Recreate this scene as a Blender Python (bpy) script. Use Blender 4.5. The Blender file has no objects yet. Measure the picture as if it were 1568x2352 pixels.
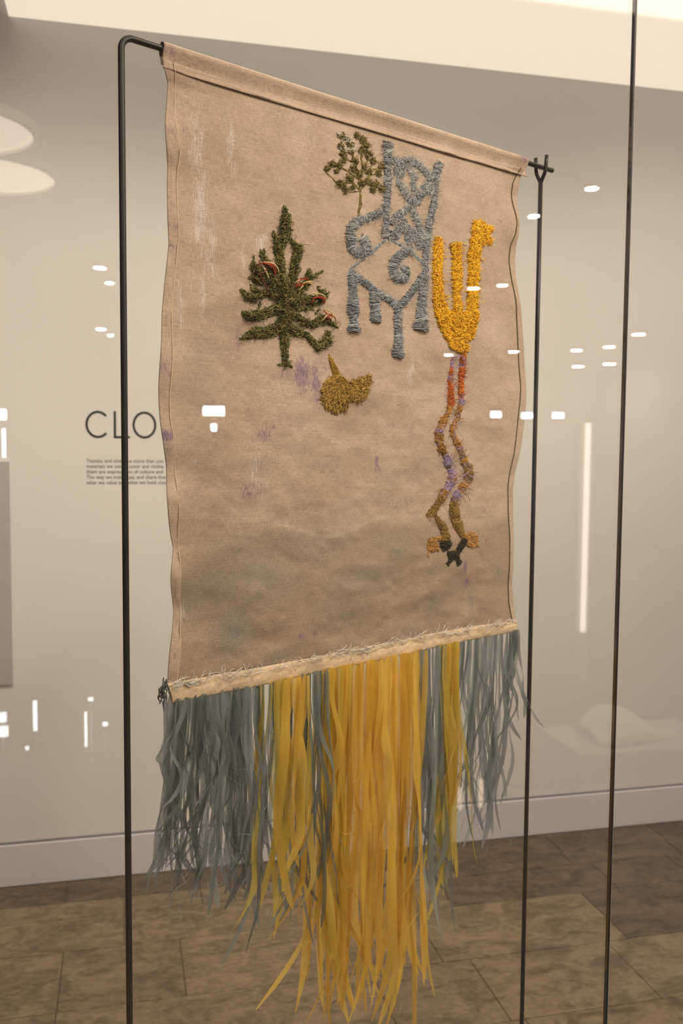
import bpy, math, random
import numpy as np
from mathutils import Matrix, Vector

random.seed(7)
rng = np.random.default_rng(7)
scene = bpy.context.scene
col = scene.collection

# ------------------------------------------------------------------ camera
F, CX, CY = 2100.0, 784.0, 1176.0
EYE = np.array([0.0, 0.0, 1.55])
YAW = math.radians(13.5)

def _basis():
    down = np.array([-237.0, 30168.0, F]); down /= np.linalg.norm(down)
    up = -down
    z = np.array([0, 0, 1.0])
    yh = z - (z @ up) * up; yh /= np.linalg.norm(yh)
    xh = np.cross(yh, up)
    M = np.stack([xh, yh, up])                       # camera (right, down, forward) -> world
    c, s = math.cos(YAW), math.sin(YAW)
    return np.array([[c, s, 0], [-s, c, 0], [0, 0, 1]]) @ M
MC = _basis()

cam = bpy.data.cameras.new('camera')
cam.sensor_fit = 'HORIZONTAL'; cam.sensor_width = 24.0
cam.lens = F / 1568.0 * 24.0
cam.clip_start = 0.05
cam.dof.use_dof = True
cam.dof.focus_distance = 1.27
cam.dof.aperture_fstop = 6.3
cam_o = bpy.data.objects.new('camera', cam); col.objects.link(cam_o)
m4 = Matrix.Identity(4)
for r in range(3):
    m4[r][0] = MC[r, 0]; m4[r][1] = -MC[r, 1]; m4[r][2] = -MC[r, 2]; m4[r][3] = EYE[r]
cam_o.matrix_world = m4
scene.camera = cam_o

def ray(u, v):
    """direction (world) of the sight line through a point of the photograph"""
    u = np.asarray(u, float); v = np.asarray(v, float)
    d = np.stack([(u - CX) / F, (v - CY) / F, np.ones_like(u)], -1)
    return d @ MC.T

def on_plane(u, v, p0, n):
    d = ray(u, v)
    t = ((p0 - EYE) @ n) / (d @ n)
    return EYE + d * t[..., None]

# ------------------------------------------------------------------ world, exposure, lamps
world = bpy.data.worlds.new('World'); scene.world = world
world.use_nodes = True
bg = world.node_tree.nodes['Background']
bg.inputs[0].default_value = (0.9, 0.8, 0.68, 1); bg.inputs[1].default_value = 0.03
scene.view_settings.view_transform = 'Standard'
scene.view_settings.look = 'None'
scene.view_settings.exposure = 0.18
scene.view_settings.gamma = 1.0
scene.view_settings.use_curve_mapping = False

WARM = (1.0, 0.835, 0.66)
CEIL_L = 0.80          # luminous ceiling over the case
FILL_PANEL_L = 4.2        # added overhead fill panel in front of the case, out of view
SPOT_W = 60.0          # spotlights on the hanging
WASH_W = 44.0          # wall washers behind the hanging
DOWN_W = 7.0           # each recessed downlight of the gallery
FILL_W = 115.0         # added fill spotlights far left and right, aimed at the hanging
RIM_W = 80.0           # spotlight high behind the hanging
cy = scene.cycles
cy.max_bounces = 4; cy.diffuse_bounces = 3; cy.glossy_bounces = 3; cy.transparent_max_bounces = 10; cy.adaptive_threshold = 0.035

# ------------------------------------------------------------------ helpers
def tag(o, label=None, cat=None, group=None, kind=None):
    if label: o['label'] = label
    if cat: o['category'] = cat
    if group: o['group'] = group
    if kind: o['kind'] = kind
    return o

def empty(name, loc):
    o = bpy.data.objects.new(name, None); col.objects.link(o)
    o.location = loc; o.empty_display_size = 0.05
    return o

def origin(o):
    p = np.zeros(3)
    while o is not None:
        p += np.array(o.location); o = o.parent
    return p

def raw_mesh(name, V, Q, smooth=True, color=None, uv=None):
    me = bpy.data.meshes.new(name)
    V = np.asarray(V, np.float32).reshape(-1, 3)
    if isinstance(Q, np.ndarray):
        Q = Q.astype(np.int32); k = Q.shape[1]; nq = len(Q)
        me.vertices.add(len(V)); me.vertices.foreach_set('co', V.ravel())
        me.loops.add(nq * k); me.loops.foreach_set('vertex_index', Q.ravel())
        me.polygons.add(nq)
        me.polygons.foreach_set('loop_start', np.arange(0, nq * k, k, dtype=np.int32))
        me.polygons.foreach_set('loop_total', np.full(nq, k, np.int32))
        me.update(calc_edges=True)
    else:
        me.from_pydata([tuple(map(float, p)) for p in V], [], [tuple(map(int, q)) for q in Q]); me.update()
    me.polygons.foreach_set('use_smooth', np.full(len(me.polygons), smooth))
    if color is not None:
        a = me.color_attributes.new('Col', 'FLOAT_COLOR', 'POINT')
        c = np.ones((len(V), 4), np.float32); c[:, :3] = color
        a.data.foreach_set('color', c.ravel())
    if uv is not None:
        l = me.uv_layers.new(name='UVMap')
        vi = np.empty(len(me.loops), np.int32); me.loops.foreach_get('vertex_index', vi)
        l.data.foreach_set('uv', np.asarray(uv, np.float32)[vi].ravel())
    me.validate()
    return me

def add(name, me, mat, parent=None, kind=None):
    o = bpy.data.objects.new(name, me); col.objects.link(o)
    if mat is not None:
        me.materials.clear(); me.materials.append(mat)
    if parent is not None: o.parent = parent
    if kind: o['kind'] = kind
    return o

def mesh_obj(name, V, Q, mat, parent=None, smooth=True, color=None, uv=None, kind=None):
    """V in world coordinates; the object sits at the origin of its parent (or at its own base)"""
    V = np.asarray(V, float).reshape(-1, 3)
    if parent is not None:
        off = origin(parent); loc = (0, 0, 0)
    else:
        off = np.array([V[:, 0].mean(), V[:, 1].mean(), V[:, 2].min()]); loc = off
    o = add(name, raw_mesh(name, V - off, Q, smooth, color, uv), mat, parent, kind)
    o.location = loc
    return o

BOXQ = [(0, 3, 2, 1), (4, 5, 6, 7), (0, 1, 5, 4), (1, 2, 6, 5), (2, 3, 7, 6), (3, 0, 4, 7)]
def box_v(x0, x1, y0, y1, z0, z1):
    return np.array([(x0, y0, z0), (x1, y0, z0), (x1, y1, z0), (x0, y1, z0),
                     (x0, y0, z1), (x1, y0, z1), (x1, y1, z1), (x0, y1, z1)], float)

def bevel(o, w, seg=2):
    m = o.modifiers.new('bevel', 'BEVEL'); m.width = w; m.segments = seg; m.limit_method = 'ANGLE'
    return o

def box(name, b, mat, parent=None, bev=0.0, kind=None):
    o = mesh_obj(name, box_v(*b), BOXQ, mat, parent, smooth=False, kind=kind)
    if bev: bevel(o, bev)
    return o

def boxes(name, bs, mat, parent=None, kind=None):
    V, Q = [], []
    for b in bs:
        k = len(V) * 8
        V.append(box_v(*b)); Q += [tuple(i + k for i in q) for q in BOXQ]
    return mesh_obj(name, np.concatenate(V), Q, mat, parent, smooth=False, kind=kind)

def norm(a):
    return a / np.maximum(np.linalg.norm(a, axis=-1, keepdims=True), 1e-12)

def tubes(P, R, sides=4, ref=None, caps=False):
    """P (K,n,3) polylines, R (K,) or (K,n) radii -> vertices, quads"""
    P = np.asarray(P, float)
    if P.ndim == 2: P = P[None]
    K, n, _ = P.shape
    R = np.broadcast_to(np.asarray(R, float).reshape(-1, 1) if np.ndim(R) < 2 else R, (K, n))
    T = norm(np.gradient(P, axis=1))
    ref = np.array([0.31, -0.83, 0.46]) if ref is None else np.asarray(ref, float)
    A = norm(np.cross(T, ref)); B = np.cross(T, A)
    ang = np.arange(sides) * 2 * math.pi / sides
    V = P[:, :, None] + R[:, :, None, None] * (np.cos(ang)[None, None, :, None] * A[:, :, None] + np.sin(ang)[None, None, :, None] * B[:, :, None])
    idx = np.arange(K * n * sides).reshape(K, n, sides)
    a = idx[:, :-1]; b = idx[:, 1:]
    Q = np.stack([a, np.roll(a, -1, 2), np.roll(b, -1, 2), b], -1).reshape(-1, 4)
    if caps:
        f = [tuple(q) for q in Q]
        for k in range(K):
            f.append(tuple(idx[k, 0][::-1])); f.append(tuple(idx[k, -1]))
        return V.reshape(-1, 3), f
    return V.reshape(-1, 3), Q

def grid_q(r, c, close=False):
    i = np.arange(r * c).reshape(r, c)
    if close: i = np.concatenate([i, i[:, :1]], 1)
    return np.stack([i[:-1, :-1], i[:-1, 1:], i[1:, 1:], i[1:, :-1]], -1).reshape(-1, 4)

def lathe(prof, centre, seg=28):
    """prof [(radius, z)] around a vertical axis"""
    V = []
    for r, z in prof:
        for k in range(seg):
            a = 2 * math.pi * k / seg
            V.append((centre[0] + r * math.cos(a), centre[1] + r * math.sin(a), centre[2] + z))
    return np.array(V), grid_q(len(prof), seg, True)

def vnoise(x, y, seed=0):
    """smooth value noise, numpy"""
    r = np.random.default_rng(seed); T = r.random((64, 64))
    xi = np.floor(x).astype(int); yi = np.floor(y).astype(int)
    fx = x - xi; fy = y - yi
    fx = fx * fx * (3 - 2 * fx); fy = fy * fy * (3 - 2 * fy)
    g = lambda i, j: T[i % 64, j % 64]
    return (g(xi, yi) * (1 - fx) + g(xi + 1, yi) * fx) * (1 - fy) + (g(xi, yi + 1) * (1 - fx) + g(xi + 1, yi + 1) * fx) * fy - 0.5

# ------------------------------------------------------------------ materials
def srgb(r, g, b):
    f = lambda c: (c / 255) / 12.92 if c / 255 <= 0.04045 else ((c / 255 + 0.055) / 1.055) ** 2.4
    return (f(r), f(g), f(b), 1.0)

class NT:
    def __init__(s, name):
        s.m = bpy.data.materials.new(name); s.m.use_nodes = True
        s.t = s.m.node_tree; s.b = s.t.nodes['Principled BSDF']; s.out = s.t.nodes['Material Output']
    def n(s, kind, **kw):
        nd = s.t.nodes.new(kind)
        for k, v in kw.items(): setattr(nd, k, v)
        return nd
    def l(s, a, b): s.t.links.new(a, b)
    def noise(s, vec, scale, detail=4, rough=0.6, sv=(1, 1, 1), dist=0.0):
        mp = s.n('ShaderNodeMapping'); mp.inputs['Scale'].default_value = sv
        s.l(vec, mp.inputs['Vector'])
        nz = s.n('ShaderNodeTexNoise'); s.l(mp.outputs[0], nz.inputs['Vector'])
        nz.inputs['Scale'].default_value = scale; nz.inputs['Detail'].default_value = detail
        nz.inputs['Roughness'].default_value = rough; nz.inputs['Distortion'].default_value = dist
        return nz.outputs['Fac']
    def ramp(s, fac, stops):
        r = s.n('ShaderNodeValToRGB'); s.l(fac, r.inputs[0])
        e = r.color_ramp.elements
        while len(e) < len(stops): e.new(0.5)
        for el, (p, c) in zip(e, stops):
            el.position = p; el.color = c if len(c) == 4 else (*c, 1)
        return r.outputs[0]
    def mix(s, fac, a, b, mode='MIX'):
        x = s.n('ShaderNodeMix', data_type='RGBA', blend_type=mode)
        for sock, v in ((x.inputs[0], fac), (x.inputs[6], a), (x.inputs[7], b)):
            if hasattr(v, 'links'): s.l(v, sock)
            else: sock.default_value = v
        return x.outputs[2]
    def math(s, op, a, b=0.0, c=0.0, clamp=False):
        x = s.n('ShaderNodeMath', operation=op); x.use_clamp = clamp
        for sock, v in zip(x.inputs, (a, b, c)):
            if hasattr(v, 'links'): s.l(v, sock)
            else: sock.default_value = v
        return x.outputs[0]
    def bump(s, h, strength=0.3, dist=0.001):
        b = s.n('ShaderNodeBump'); b.inputs['Strength'].default_value = strength; b.inputs['Distance'].default_value = dist
        s.l(h, b.inputs['Height']); s.l(b.outputs[0], s.b.inputs['Normal'])

def plain(name, c, rough=0.6, var=0.06, scale=6, metal=0.0, bump=0.0, spec=0.5):
    t = NT(name); co = t.n('ShaderNodeTexCoord').outputs['Object']
    nz = t.noise(co, scale, 3)
    lo = tuple(x * (1 - var) for x in c[:3]); hi = tuple(min(1, x * (1 + var)) for x in c[:3])
    t.l(t.ramp(nz, [(0.3, lo), (0.7, hi)]), t.b.inputs['Base Color'])
    t.b.inputs['Roughness'].default_value = rough; t.b.inputs['Metallic'].default_value = metal
    t.b.inputs['Specular IOR Level'].default_value = spec
    if bump: t.bump(t.noise(co, scale * 40, 3), bump, 0.0005)
    return t.m

def glow(name, c, strength):
    t = NT(name)
    t.b.inputs['Base Color'].default_value = (0.25, 0.25, 0.25, 1)
    t.b.inputs['Emission Color'].default_value = (*c[:3], 1)
    t.b.inputs['Emission Strength'].default_value = strength
    return t.m

M = {}
M['wall'] = plain('wall_paint', (0.74, 0.73, 0.72, 1), 0.7, 0.015, 2, spec=0.2)
M['base'] = plain('baseboard_paint', (0.68, 0.68, 0.72, 1), 0.5, 0.02, 3, spec=0.3)
M['gap'] = plain('shadow_gap', (0.22, 0.23, 0.25, 1), 0.7, 0.05, 3)
M['gwall'] = plain('gallery_wall_paint', (0.55, 0.54, 0.53, 1), 0.8, 0.02, 2, spec=0.2)
M['gceil'] = plain('gallery_ceiling_paint', (0.50, 0.49, 0.48, 1), 0.8, 0.02, 2, spec=0.2)
M['black'] = plain('black_powder_coat', (0.012, 0.012, 0.014, 1), 0.42, 0.15, 60, spec=0.5)
M['print'] = plain('dark_green_print', (0.012, 0.022, 0.016, 1), 0.7, 0.05, 10, spec=0.2)
M['panel'] = plain('grey_panel', (0.45, 0.43, 0.43, 1), 0.6, 0.02, 3)
M['trim'] = plain('white_trim', (0.7, 0.7, 0.7, 1), 0.5, 0.02, 8)
M['joint'] = plain('black_silicone', (0.010, 0.011, 0.009, 1), 0.5, 0.1, 40)
M['edge'] = plain('polished_glass_edge', (0.35, 0.42, 0.38, 1), 0.15, 0.1, 30)
M['luminous'] = glow('luminous_ceiling', WARM, CEIL_L)
M['gpanel'] = glow('gallery_light_panel', WARM, FILL_PANEL_L)
M['led'] = glow('downlight_led', (1.0, 0.93, 0.82), 60.0)
M['ledwarm'] = glow('downlight_warm', (1.0, 0.86, 0.7), 22.0)
M['strip'] = glow('led_strip', (1.0, 0.83, 0.74), 5.5)
M['day'] = glow('daylight_pane', (0.86, 0.91, 1.0), 26.0)
M['daysoft'] = glow('daylight_glimmer', (0.86, 0.92, 1.0), 9.0)
M['warmslit'] = glow('warm_glimmer', (1.0, 0.72, 0.5), 3.0)
M['drum'] = glow('drum_diffuser', (1.0, 0.80, 0.66), 3.6)
M['drumrim'] = plain('drum_rim', (0.8, 0.76, 0.72, 1), 0.6, 0.02, 5)

def stone(name, lo, hi, rough=0.5):
    t = NT(name)
    g = t.n('ShaderNodeNewGeometry').outputs['Position']
    inf = t.n('ShaderNodeObjectInfo').outputs['Random']
    a = t.noise(g, 7, 8, 0.68, (1, 1.7, 1), 1.2)
    b = t.noise(g, 38, 5, 0.7, (1, 1.6, 1), 0.6)
    f = t.math('ADD', t.math('MULTIPLY', a, 0.62), t.math('MULTIPLY', b, 0.38))
    c = t.ramp(f, [(0.42, lo), (0.5, tuple((x + y) / 2 for x, y in zip(lo, hi))), (0.575, hi)])
    v = t.math('ADD', t.math('MULTIPLY', inf, 0.14), 0.93)
    t.l(t.mix(1.0, c, v, 'MULTIPLY'), t.b.inputs['Base Color'])
    pit = t.ramp(t.noise(g, 60, 3, 0.6), [(0.36, (0, 0, 0)), (0.44, (1, 1, 1))])
    t.bump(pit, 0.25, 0.002)
    t.b.inputs['Roughness'].default_value = rough
    t.b.inputs['Specular IOR Level'].default_value = 0.3
    return t.m
M['tile'] = stone('beige_travertine', (0.125, 0.090, 0.058), (0.255, 0.192, 0.130))
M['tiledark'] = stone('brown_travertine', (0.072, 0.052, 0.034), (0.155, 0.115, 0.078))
M['grout'] = plain('grout', (0.115, 0.083, 0.055, 1), 0.9, 0.1, 30)

def glass_mat():
    t = NT('clear_glass'); t.t.nodes.remove(t.b)
    back = t.n('ShaderNodeNewGeometry').outputs['Backfacing']
    ior = t.math('ADD', t.math('MULTIPLY', back, 1 / 1.52 - 1.52), 1.52)   # same mirror strength on both faces of the pane
    fr = t.n('ShaderNodeFresnel'); t.l(ior, fr.inputs['IOR'])
    tr = t.n('ShaderNodeBsdfTransparent'); tr.inputs[0].default_value = (0.985, 0.992, 0.985, 1)
    gl = t.n('ShaderNodeBsdfGlossy'); gl.inputs['Roughness'].default_value = 0.0; gl.inputs['Color'].default_value = (1, 1, 1, 1)
    mx = t.n('ShaderNodeMixShader')
    t.l(fr.outputs[0], mx.inputs[0]); t.l(tr.outputs[0], mx.inputs[1]); t.l(gl.outputs[0], mx.inputs[2])
    t.l(mx.outputs[0], t.out.inputs['Surface'])
    return t.m
M['glass'] = glass_mat()

def thread_mat():
    t = NT('dyed_thread')
    a = t.n('ShaderNodeAttribute', attribute_name='Col')
    t.l(a.outputs['Color'], t.b.inputs['Base Color'])
    t.b.inputs['Roughness'].default_value = 0.75; t.b.inputs['Specular IOR Level'].default_value = 0.25
    t.b.inputs['Sheen Weight'].default_value = 0.15
    return t.m
M['thread'] = thread_mat()

def ribbon_mat(name, cols):
    t = NT(name)
    inf = t.n('ShaderNodeObjectInfo').outputs['Random']
    co = t.n('ShaderNodeTexCoord').outputs['Object']
    n1 = t.noise(co, 16, 3, 0.5, (1, 1, 0.5))
    fib = t.noise(co, 500, 2, 0.5, (1, 1, 0.03))
    f = t.math('ADD', t.math('MULTIPLY', inf, 0.75), t.math('MULTIPLY', t.math('SUBTRACT', n1, 0.5), 0.9), clamp=True)
    c = t.ramp(f, [(i / (len(cols) - 1), x) for i, x in enumerate(cols)])
    v = t.math('ADD', t.math('MULTIPLY', fib, 0.5), 0.75)
    c = t.mix(1.0, c, v, 'MULTIPLY')
    t.l(c, t.b.inputs['Base Color'])
    t.b.inputs['Roughness'].default_value = 0.5; t.b.inputs['Specular IOR Level'].default_value = 0.35
    tl = t.n('ShaderNodeBsdfTranslucent'); t.l(c, tl.inputs[0])
    m1 = t.n('ShaderNodeMixShader'); m1.inputs[0].default_value = 0.5
    t.l(t.b.outputs[0], m1.inputs[1]); t.l(tl.outputs[0], m1.inputs[2])
    tp = t.n('ShaderNodeBsdfTransparent')
    m2 = t.n('ShaderNodeMixShader'); t.l(t.math('MULTIPLY', fib, 0.50), m2.inputs[0])
    t.l(m1.outputs[0], m2.inputs[1]); t.l(tp.outputs[0], m2.inputs[2])
    t.l(m2.outputs[0], t.out.inputs['Surface'])
    return t.m
M['blue'] = ribbon_mat('grey_blue_ribbon', [(0.14, 0.178, 0.185), (0.29, 0.342, 0.348), (0.50, 0.56, 0.56)])
M['gold'] = ribbon_mat('golden_ribbon', [(0.80, 0.51, 0.08), (0.90, 0.63, 0.11), (0.94, 0.76, 0.21)])
M['olive'] = ribbon_mat('olive_ribbon', [(0.66, 0.49, 0.06), (0.78, 0.61, 0.10), (0.62, 0.57, 0.24)])

# ------------------------------------------------------------------ room shell (X along the wall, Y into it)
WALL_Y, GLASS_Y, CEIL_Z = 3.317, 0.95, 2.985
XL, XR, YF = -5.5, 8.5, -13.5

tag(box('wall_back', (XL, XR, WALL_Y, WALL_Y + 0.15, 0, 4.2), M['wall']), 'pale warm white wall behind the hanging textile', 'wall', kind='structure')
tag(box('wall_left', (XL - 0.15, XL, YF, WALL_Y + 0.15, 0, 4.2), M['gwall']), 'plain gallery wall at the left end', 'wall', kind='structure')
tag(box('wall_right', (XR, XR + 0.15, YF, WALL_Y + 0.15, 0, 4.2), M['gwall']), 'plain gallery wall at the right end', 'wall', kind='structure')
tag(box('wall_front', (XL, XR, YF - 0.15, YF, 0, 4.2), M['gwall']), 'far gallery wall mirrored in the glass', 'wall', kind='structure')
tag(box('floor', (XL, XR, YF, WALL_Y, -0.12, -0.004), M['grout']), 'stone tiled floor of the gallery', 'floor', kind='structure')
floor = bpy.data.objects['floor']
tag(box('baseboard_back', (XL, XR, WALL_Y - 0.012, WALL_Y, 0.0, 0.148), M['base'], bev=0.002), 'pale grey baseboard along the back wall', 'baseboard', kind='structure')
tag(box('trim_1', (XL, XR, WALL_Y - 0.003, WALL_Y, 0.148, 0.157), M['gap']), 'dark shadow gap above the baseboard', 'trim', kind='structure')

# ceiling: a bright luminous field over the case, upper slab above, gallery ceiling in front
corner = on_plane(np.array(20.), np.array(38.), np.array([0, WALL_Y, 0.]), np.array([0, 1., 0]))
CEIL_Z = float(corner[2])
RAFT_X0 = float(corner[0])
SOFFIT_Y = 0.55
tag(box('ceiling', (XL, XR, YF, WALL_Y, 4.2, 4.3), M['gceil']), 'upper ceiling slab above the bright field', 'ceiling', kind='structure')
raft = tag(box('trim_2', (RAFT_X0, XR, SOFFIT_Y, WALL_Y, CEIL_Z + 0.001, CEIL_Z + 0.09), M['luminous']), 'bright cream ceiling field above the case', 'ceiling', kind='structure')
tag(box('trim_3', (XL, XR, YF, SOFFIT_Y, CEIL_Z, CEIL_Z + 0.09), M['gceil']), 'lower gallery ceiling with round downlights', 'ceiling', kind='structure')

# stone tiles: rows parallel to the wall, broken joints, a dark border row along the baseboard
def tile(x0, x1, y0, y1, mat):
    g = 0.0013
    x0 += g; x1 -= g; y0 += g; y1 -= g
    key = (round(x1 - x0, 3), round(y1 - y0, 3), mat.name)
    if key not in TILE:
        hx, hy, c = (x1 - x0) / 2, (y1 - y0) / 2, 0.002
        V = np.array([(sx * hx, sy * hy, -0.012) for sx, sy in ((-1, -1), (1, -1), (1, 1), (-1, 1))] +
                     [(sx * hx, sy * hy, -0.0012) for sx, sy in ((-1, -1), (1, -1), (1, 1), (-1, 1))] +
                     [(sx * (hx - c), sy * (hy - c), 0) for sx, sy in ((-1, -1), (1, -1), (1, 1), (-1, 1))])
        Q = [(0, 1, 5, 4), (1, 2, 6, 5), (2, 3, 7, 6), (3, 0, 4, 7), (4, 5, 9, 8), (5, 6, 10, 9), (6, 7, 11, 10), (7, 4, 8, 11), (8, 9, 10, 11)]
        me = raw_mesh('stone_tile', V, Q, smooth=False); me.materials.append(mat); TILE[key] = me
    o = bpy.data.objects.new('stone_tile', TILE[key]); col.objects.link(o)
    o.parent = floor
    o.location = np.array([(x0 + x1) / 2, (y0 + y1) / 2, random.uniform(-0.0006, 0.0002)]) - origin(floor)
TILE = {}
zf = lambda u, v: on_plane(np.array(float(u)), np.array(float(v)), np.zeros(3), np.array([0, 0, 1.]))
jx1, jx2, jx3 = float(zf(150, 2140)[0]), float(zf(285, 2140)[0]), float(zf(138, 2250)[0])
rows = [WALL_Y - 0.012, 3.145, 3.035, 2.83, 2.52, 2.21, 1.90, 1.59, 1.28]
rt = np.random.default_rng(3)
for i in range(len(rows) - 1):
    y1, y0 = rows[i], rows[i + 1]
    x = -2.1 + rt.uniform(-0.3, 0)
    cuts = [x]
    while x < 3.4:
        x += rt.choice([0.31, 0.46, 0.62]); cuts.append(x)
    want = {0: [], 1: [jx1, jx2], 2: [jx2], 3: [jx3], 4: [jx1]}.get(i, [])
    for w in want:
        k = int(np.argmin([abs(c - w) for c in cuts])); cuts[k] = w
    for a, b in zip(cuts[:-1], cuts[1:]):
        if b - a < 0.06: continue
        xm = (a + b) / 2
        dark = i == 0 or (i in (1, 2) and xm > 1.25) or (i == 3 and xm > 1.5)  # dark border stone; the right-hand dark tiles paint in a floor shadow
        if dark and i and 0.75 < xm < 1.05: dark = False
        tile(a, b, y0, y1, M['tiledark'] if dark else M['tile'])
box('stone_paving', (XL, XR, YF, 1.28, -0.012, -0.0004), M['tile'], floor)
boxes('stone_paving', [(XL, -2.05, 1.28, WALL_Y - 0.012, -0.012, -0.0004), (3.2, XR, 1.28, WALL_Y - 0.012, -0.012, -0.0004)], M['tile'], floor)

# glass front of the case, two panes butted at a dark silicone joint
jp = on_plane(np.array(1427.), np.array(1176.), np.array([0, GLASS_Y, 0.]), np.array([0, 1., 0]))
JX = float(jp[0])
def pane(name, x0, x1, label):
    root = tag(box(name, (x0, x1, GLASS_Y, GLASS_Y + 0.006, 0.0, CEIL_Z), M['glass']), label, 'glass', kind='structure')
    return root
w1 = pane('window_1', -2.6, JX - 0.0014, 'clear glass front of the display case left of the joint')
w2 = pane('window_2', JX + 0.0014, 3.2, 'clear glass front of the display case right of the joint')
box('glass_joint', (JX - 0.0013, JX + 0.0007, GLASS_Y - 0.0002, GLASS_Y + 0.0062, 0, CEIL_Z), M['joint'], w1)
box('polished_edge', (JX + 0.0007, JX + 0.0013, GLASS_Y + 0.0003, GLASS_Y + 0.0057, 0, CEIL_Z), M['edge'], w2)

# ------------------------------------------------------------------ banner frame of reference
d0 = ray(292., 86.)
depth = 1.15
RL = EYE + d0 * depth                                           # rod, left end (inside the bend)
ZR = RL[2]
RR = on_plane(np.array(1268.), np.array(392.), np.array([0, 0, ZR]), np.array([0, 0, 1.]))
S = norm(RR - RL); S[2] = 0; S = norm(S)
NB = np.cross(S, [0, 0, 1.]); NB = norm(NB)                     # faces the viewer
if NB @ (EYE - RL) < 0: NB = -NB
def plane_sz(u, v, h=0.0):
    """point of the photograph -> (along the rod, height) on the upright plane of the cloth"""
    p = on_plane(np.asarray(u, float), np.asarray(v, float), RL + NB * h, NB)
    return (p - RL) @ S, p[..., 2]
def pt(s, z, h=0.0):
    s = np.asarray(s, float); z = np.asarray(z, float); h = np.asarray(h, float)
    b = RL[None] if s.ndim else RL
    p = RL + s[..., None] * S + h[..., None] * NB if s.ndim else RL + s * S + h * NB
    p = np.array(p); p[..., 2] = z
    return p

def smooth_curve(pts, n):
    pts = np.array(pts, float); t = np.r_[0, np.cumsum(np.hypot(*np.diff(pts, axis=0).T))]
    tt = np.linspace(0, t[-1], n)
    out = np.stack([np.interp(tt, t, pts[:, k]) for k in range(pts.shape[1])], -1)
    for _ in range(3):
        out[1:-1] = (out[:-2] + 2 * out[1:-1] + out[2:]) / 4
    return out

# ------------------------------------------------------------------ black metal stand
ROD_R = 0.0043
stand = empty('display_stand', (RL[0], RL[1], 0.0))
tag(stand, 'slim black metal frame stand that carries the hanging textile', 'stand')
pl = pt(*plane_sz(np.array(280.), np.array(300.)))             # left post
sL = float((pl - RL) @ S)
sRend = float((RR - RL) @ S)
br = 0.016
poly = [pt(sL, 0.012)] + [pt(sL, z) for z in np.linspace(0.3, ZR - br - 0.002, 6)]
poly += [pt(sL + br - br * math.cos(a), ZR - br + br * math.sin(a)) for a in np.linspace(0.12, math.pi / 2, 8)]
poly += [pt(s, ZR) for s in np.linspace(sL + br + 0.01, sRend, 8)]
V, Q = tubes(np.array(poly), ROD_R, 14, ref=NB, caps=True)
mesh_obj('bent_rod', V, Q, M['black'], stand)
# right post with a fork of two prongs
sP = float(plane_sz(np.array(1241.), np.array(420.))[0])
zk = ZR - 0.024
V, Q = tubes(np.array([pt(sP, z) for z in np.linspace(0.012, zk, 8)]), 0.0041, 14, ref=NB, caps=True)
mesh_obj('post', V, Q, M['black'], stand)
for sg in (-1, 1):
    pr = []
    for h, z in ((0.0, -0.029), (0.003, -0.022), (0.0085, -0.0125), (0.0118, -0.004), (0.0120, 0.008), (0.0120, 0.0185)):
        pr.append(pt(sP + 0.0005 * sg, ZR + z, h * sg))
    V, Q = tubes(smooth_curve(pr, 16), 0.0034, 12, ref=S, caps=True)
    mesh_obj('fork_prong', V, Q, M['black'], stand)
for s in (sL, sP):
    p = pt(s, 0)
    V, Q = lathe([(0.001, 0.0), (0.09, 0.0), (0.09, 0.010), (0.086, 0.012), (0.001, 0.012)], (p[0], p[1], 0.0), 32)
    mesh_obj('base_plate', V, Q, M['black'], stand, smooth=False)

# ------------------------------------------------------------------ banner
LEFT = [(373, 136), (377, 160), (385, 190), (381, 240), (378, 290), (381, 335), (384, 380), (383, 430), (384, 500), (387, 560), (382, 605), (376, 660),
        (371, 720), (370, 780), (366, 840), (363, 885), (364, 930), (367, 970), (373, 1010), (381, 1070), (382, 1130), (386, 1190), (391, 1232), (397, 1258),
        (395, 1280), (391, 1325), (392, 1352), (398, 1400), (395, 1445), (389, 1495), (385, 1540), (384, 1572)]
RIGHT = [(1202, 388), (1193, 407), (1189, 432), (1186, 450), (1186, 468), (1190, 496), (1191, 514), (1189, 539), (1182, 570), (1180, 600), (1183, 640),
         (1194, 701), (1199, 770), (1203, 839), (1207, 894), (1206, 925), (1200, 986), (1192, 1041), (1181, 1084), (1176, 1123), (1176, 1173), (1178, 1244),
         (1177, 1304), (1174, 1340), (1178, 1393), (1183, 1428)]
NR, NCOL = 340, 210
def edge(pts):
    c = smooth_curve(pts, NR)
    base = c[:, 0].copy()
    k = 61; pad = np.pad(base, k // 2, mode='edge'); base = np.convolve(pad, np.ones(k) / k, 'valid')
    dev = c[:, 0] - base
    return c, dev
lc, ldev = edge(LEFT); rc, rdev = edge(RIGHT)
ldn = -ldev * 0.0008 + 0.0030 * np.sin(np.linspace(0, 46, NR) + 2.0 * np.sin(np.linspace(0, 9, NR))); rdn = rdev * 0.0010
def edge_sz(c, dn):
    d = ray(c[:, 0], c[:, 1]); q = (RL - EYE) @ NB + dn
    P = EYE + d * (q / (d @ NB))[:, None]
    return (P - RL) @ S, P[:, 2]
sl, zl = edge_sz(lc, ldn); sr, zr = edge_sz(rc, rdn)
A = np.linspace(0, 1, NCOL)[None, :]
SS = sl[:, None] * (1 - A) + sr[:, None] * A
ZZ = zl[:, None] * (1 - A) + zr[:, None] * A
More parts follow.
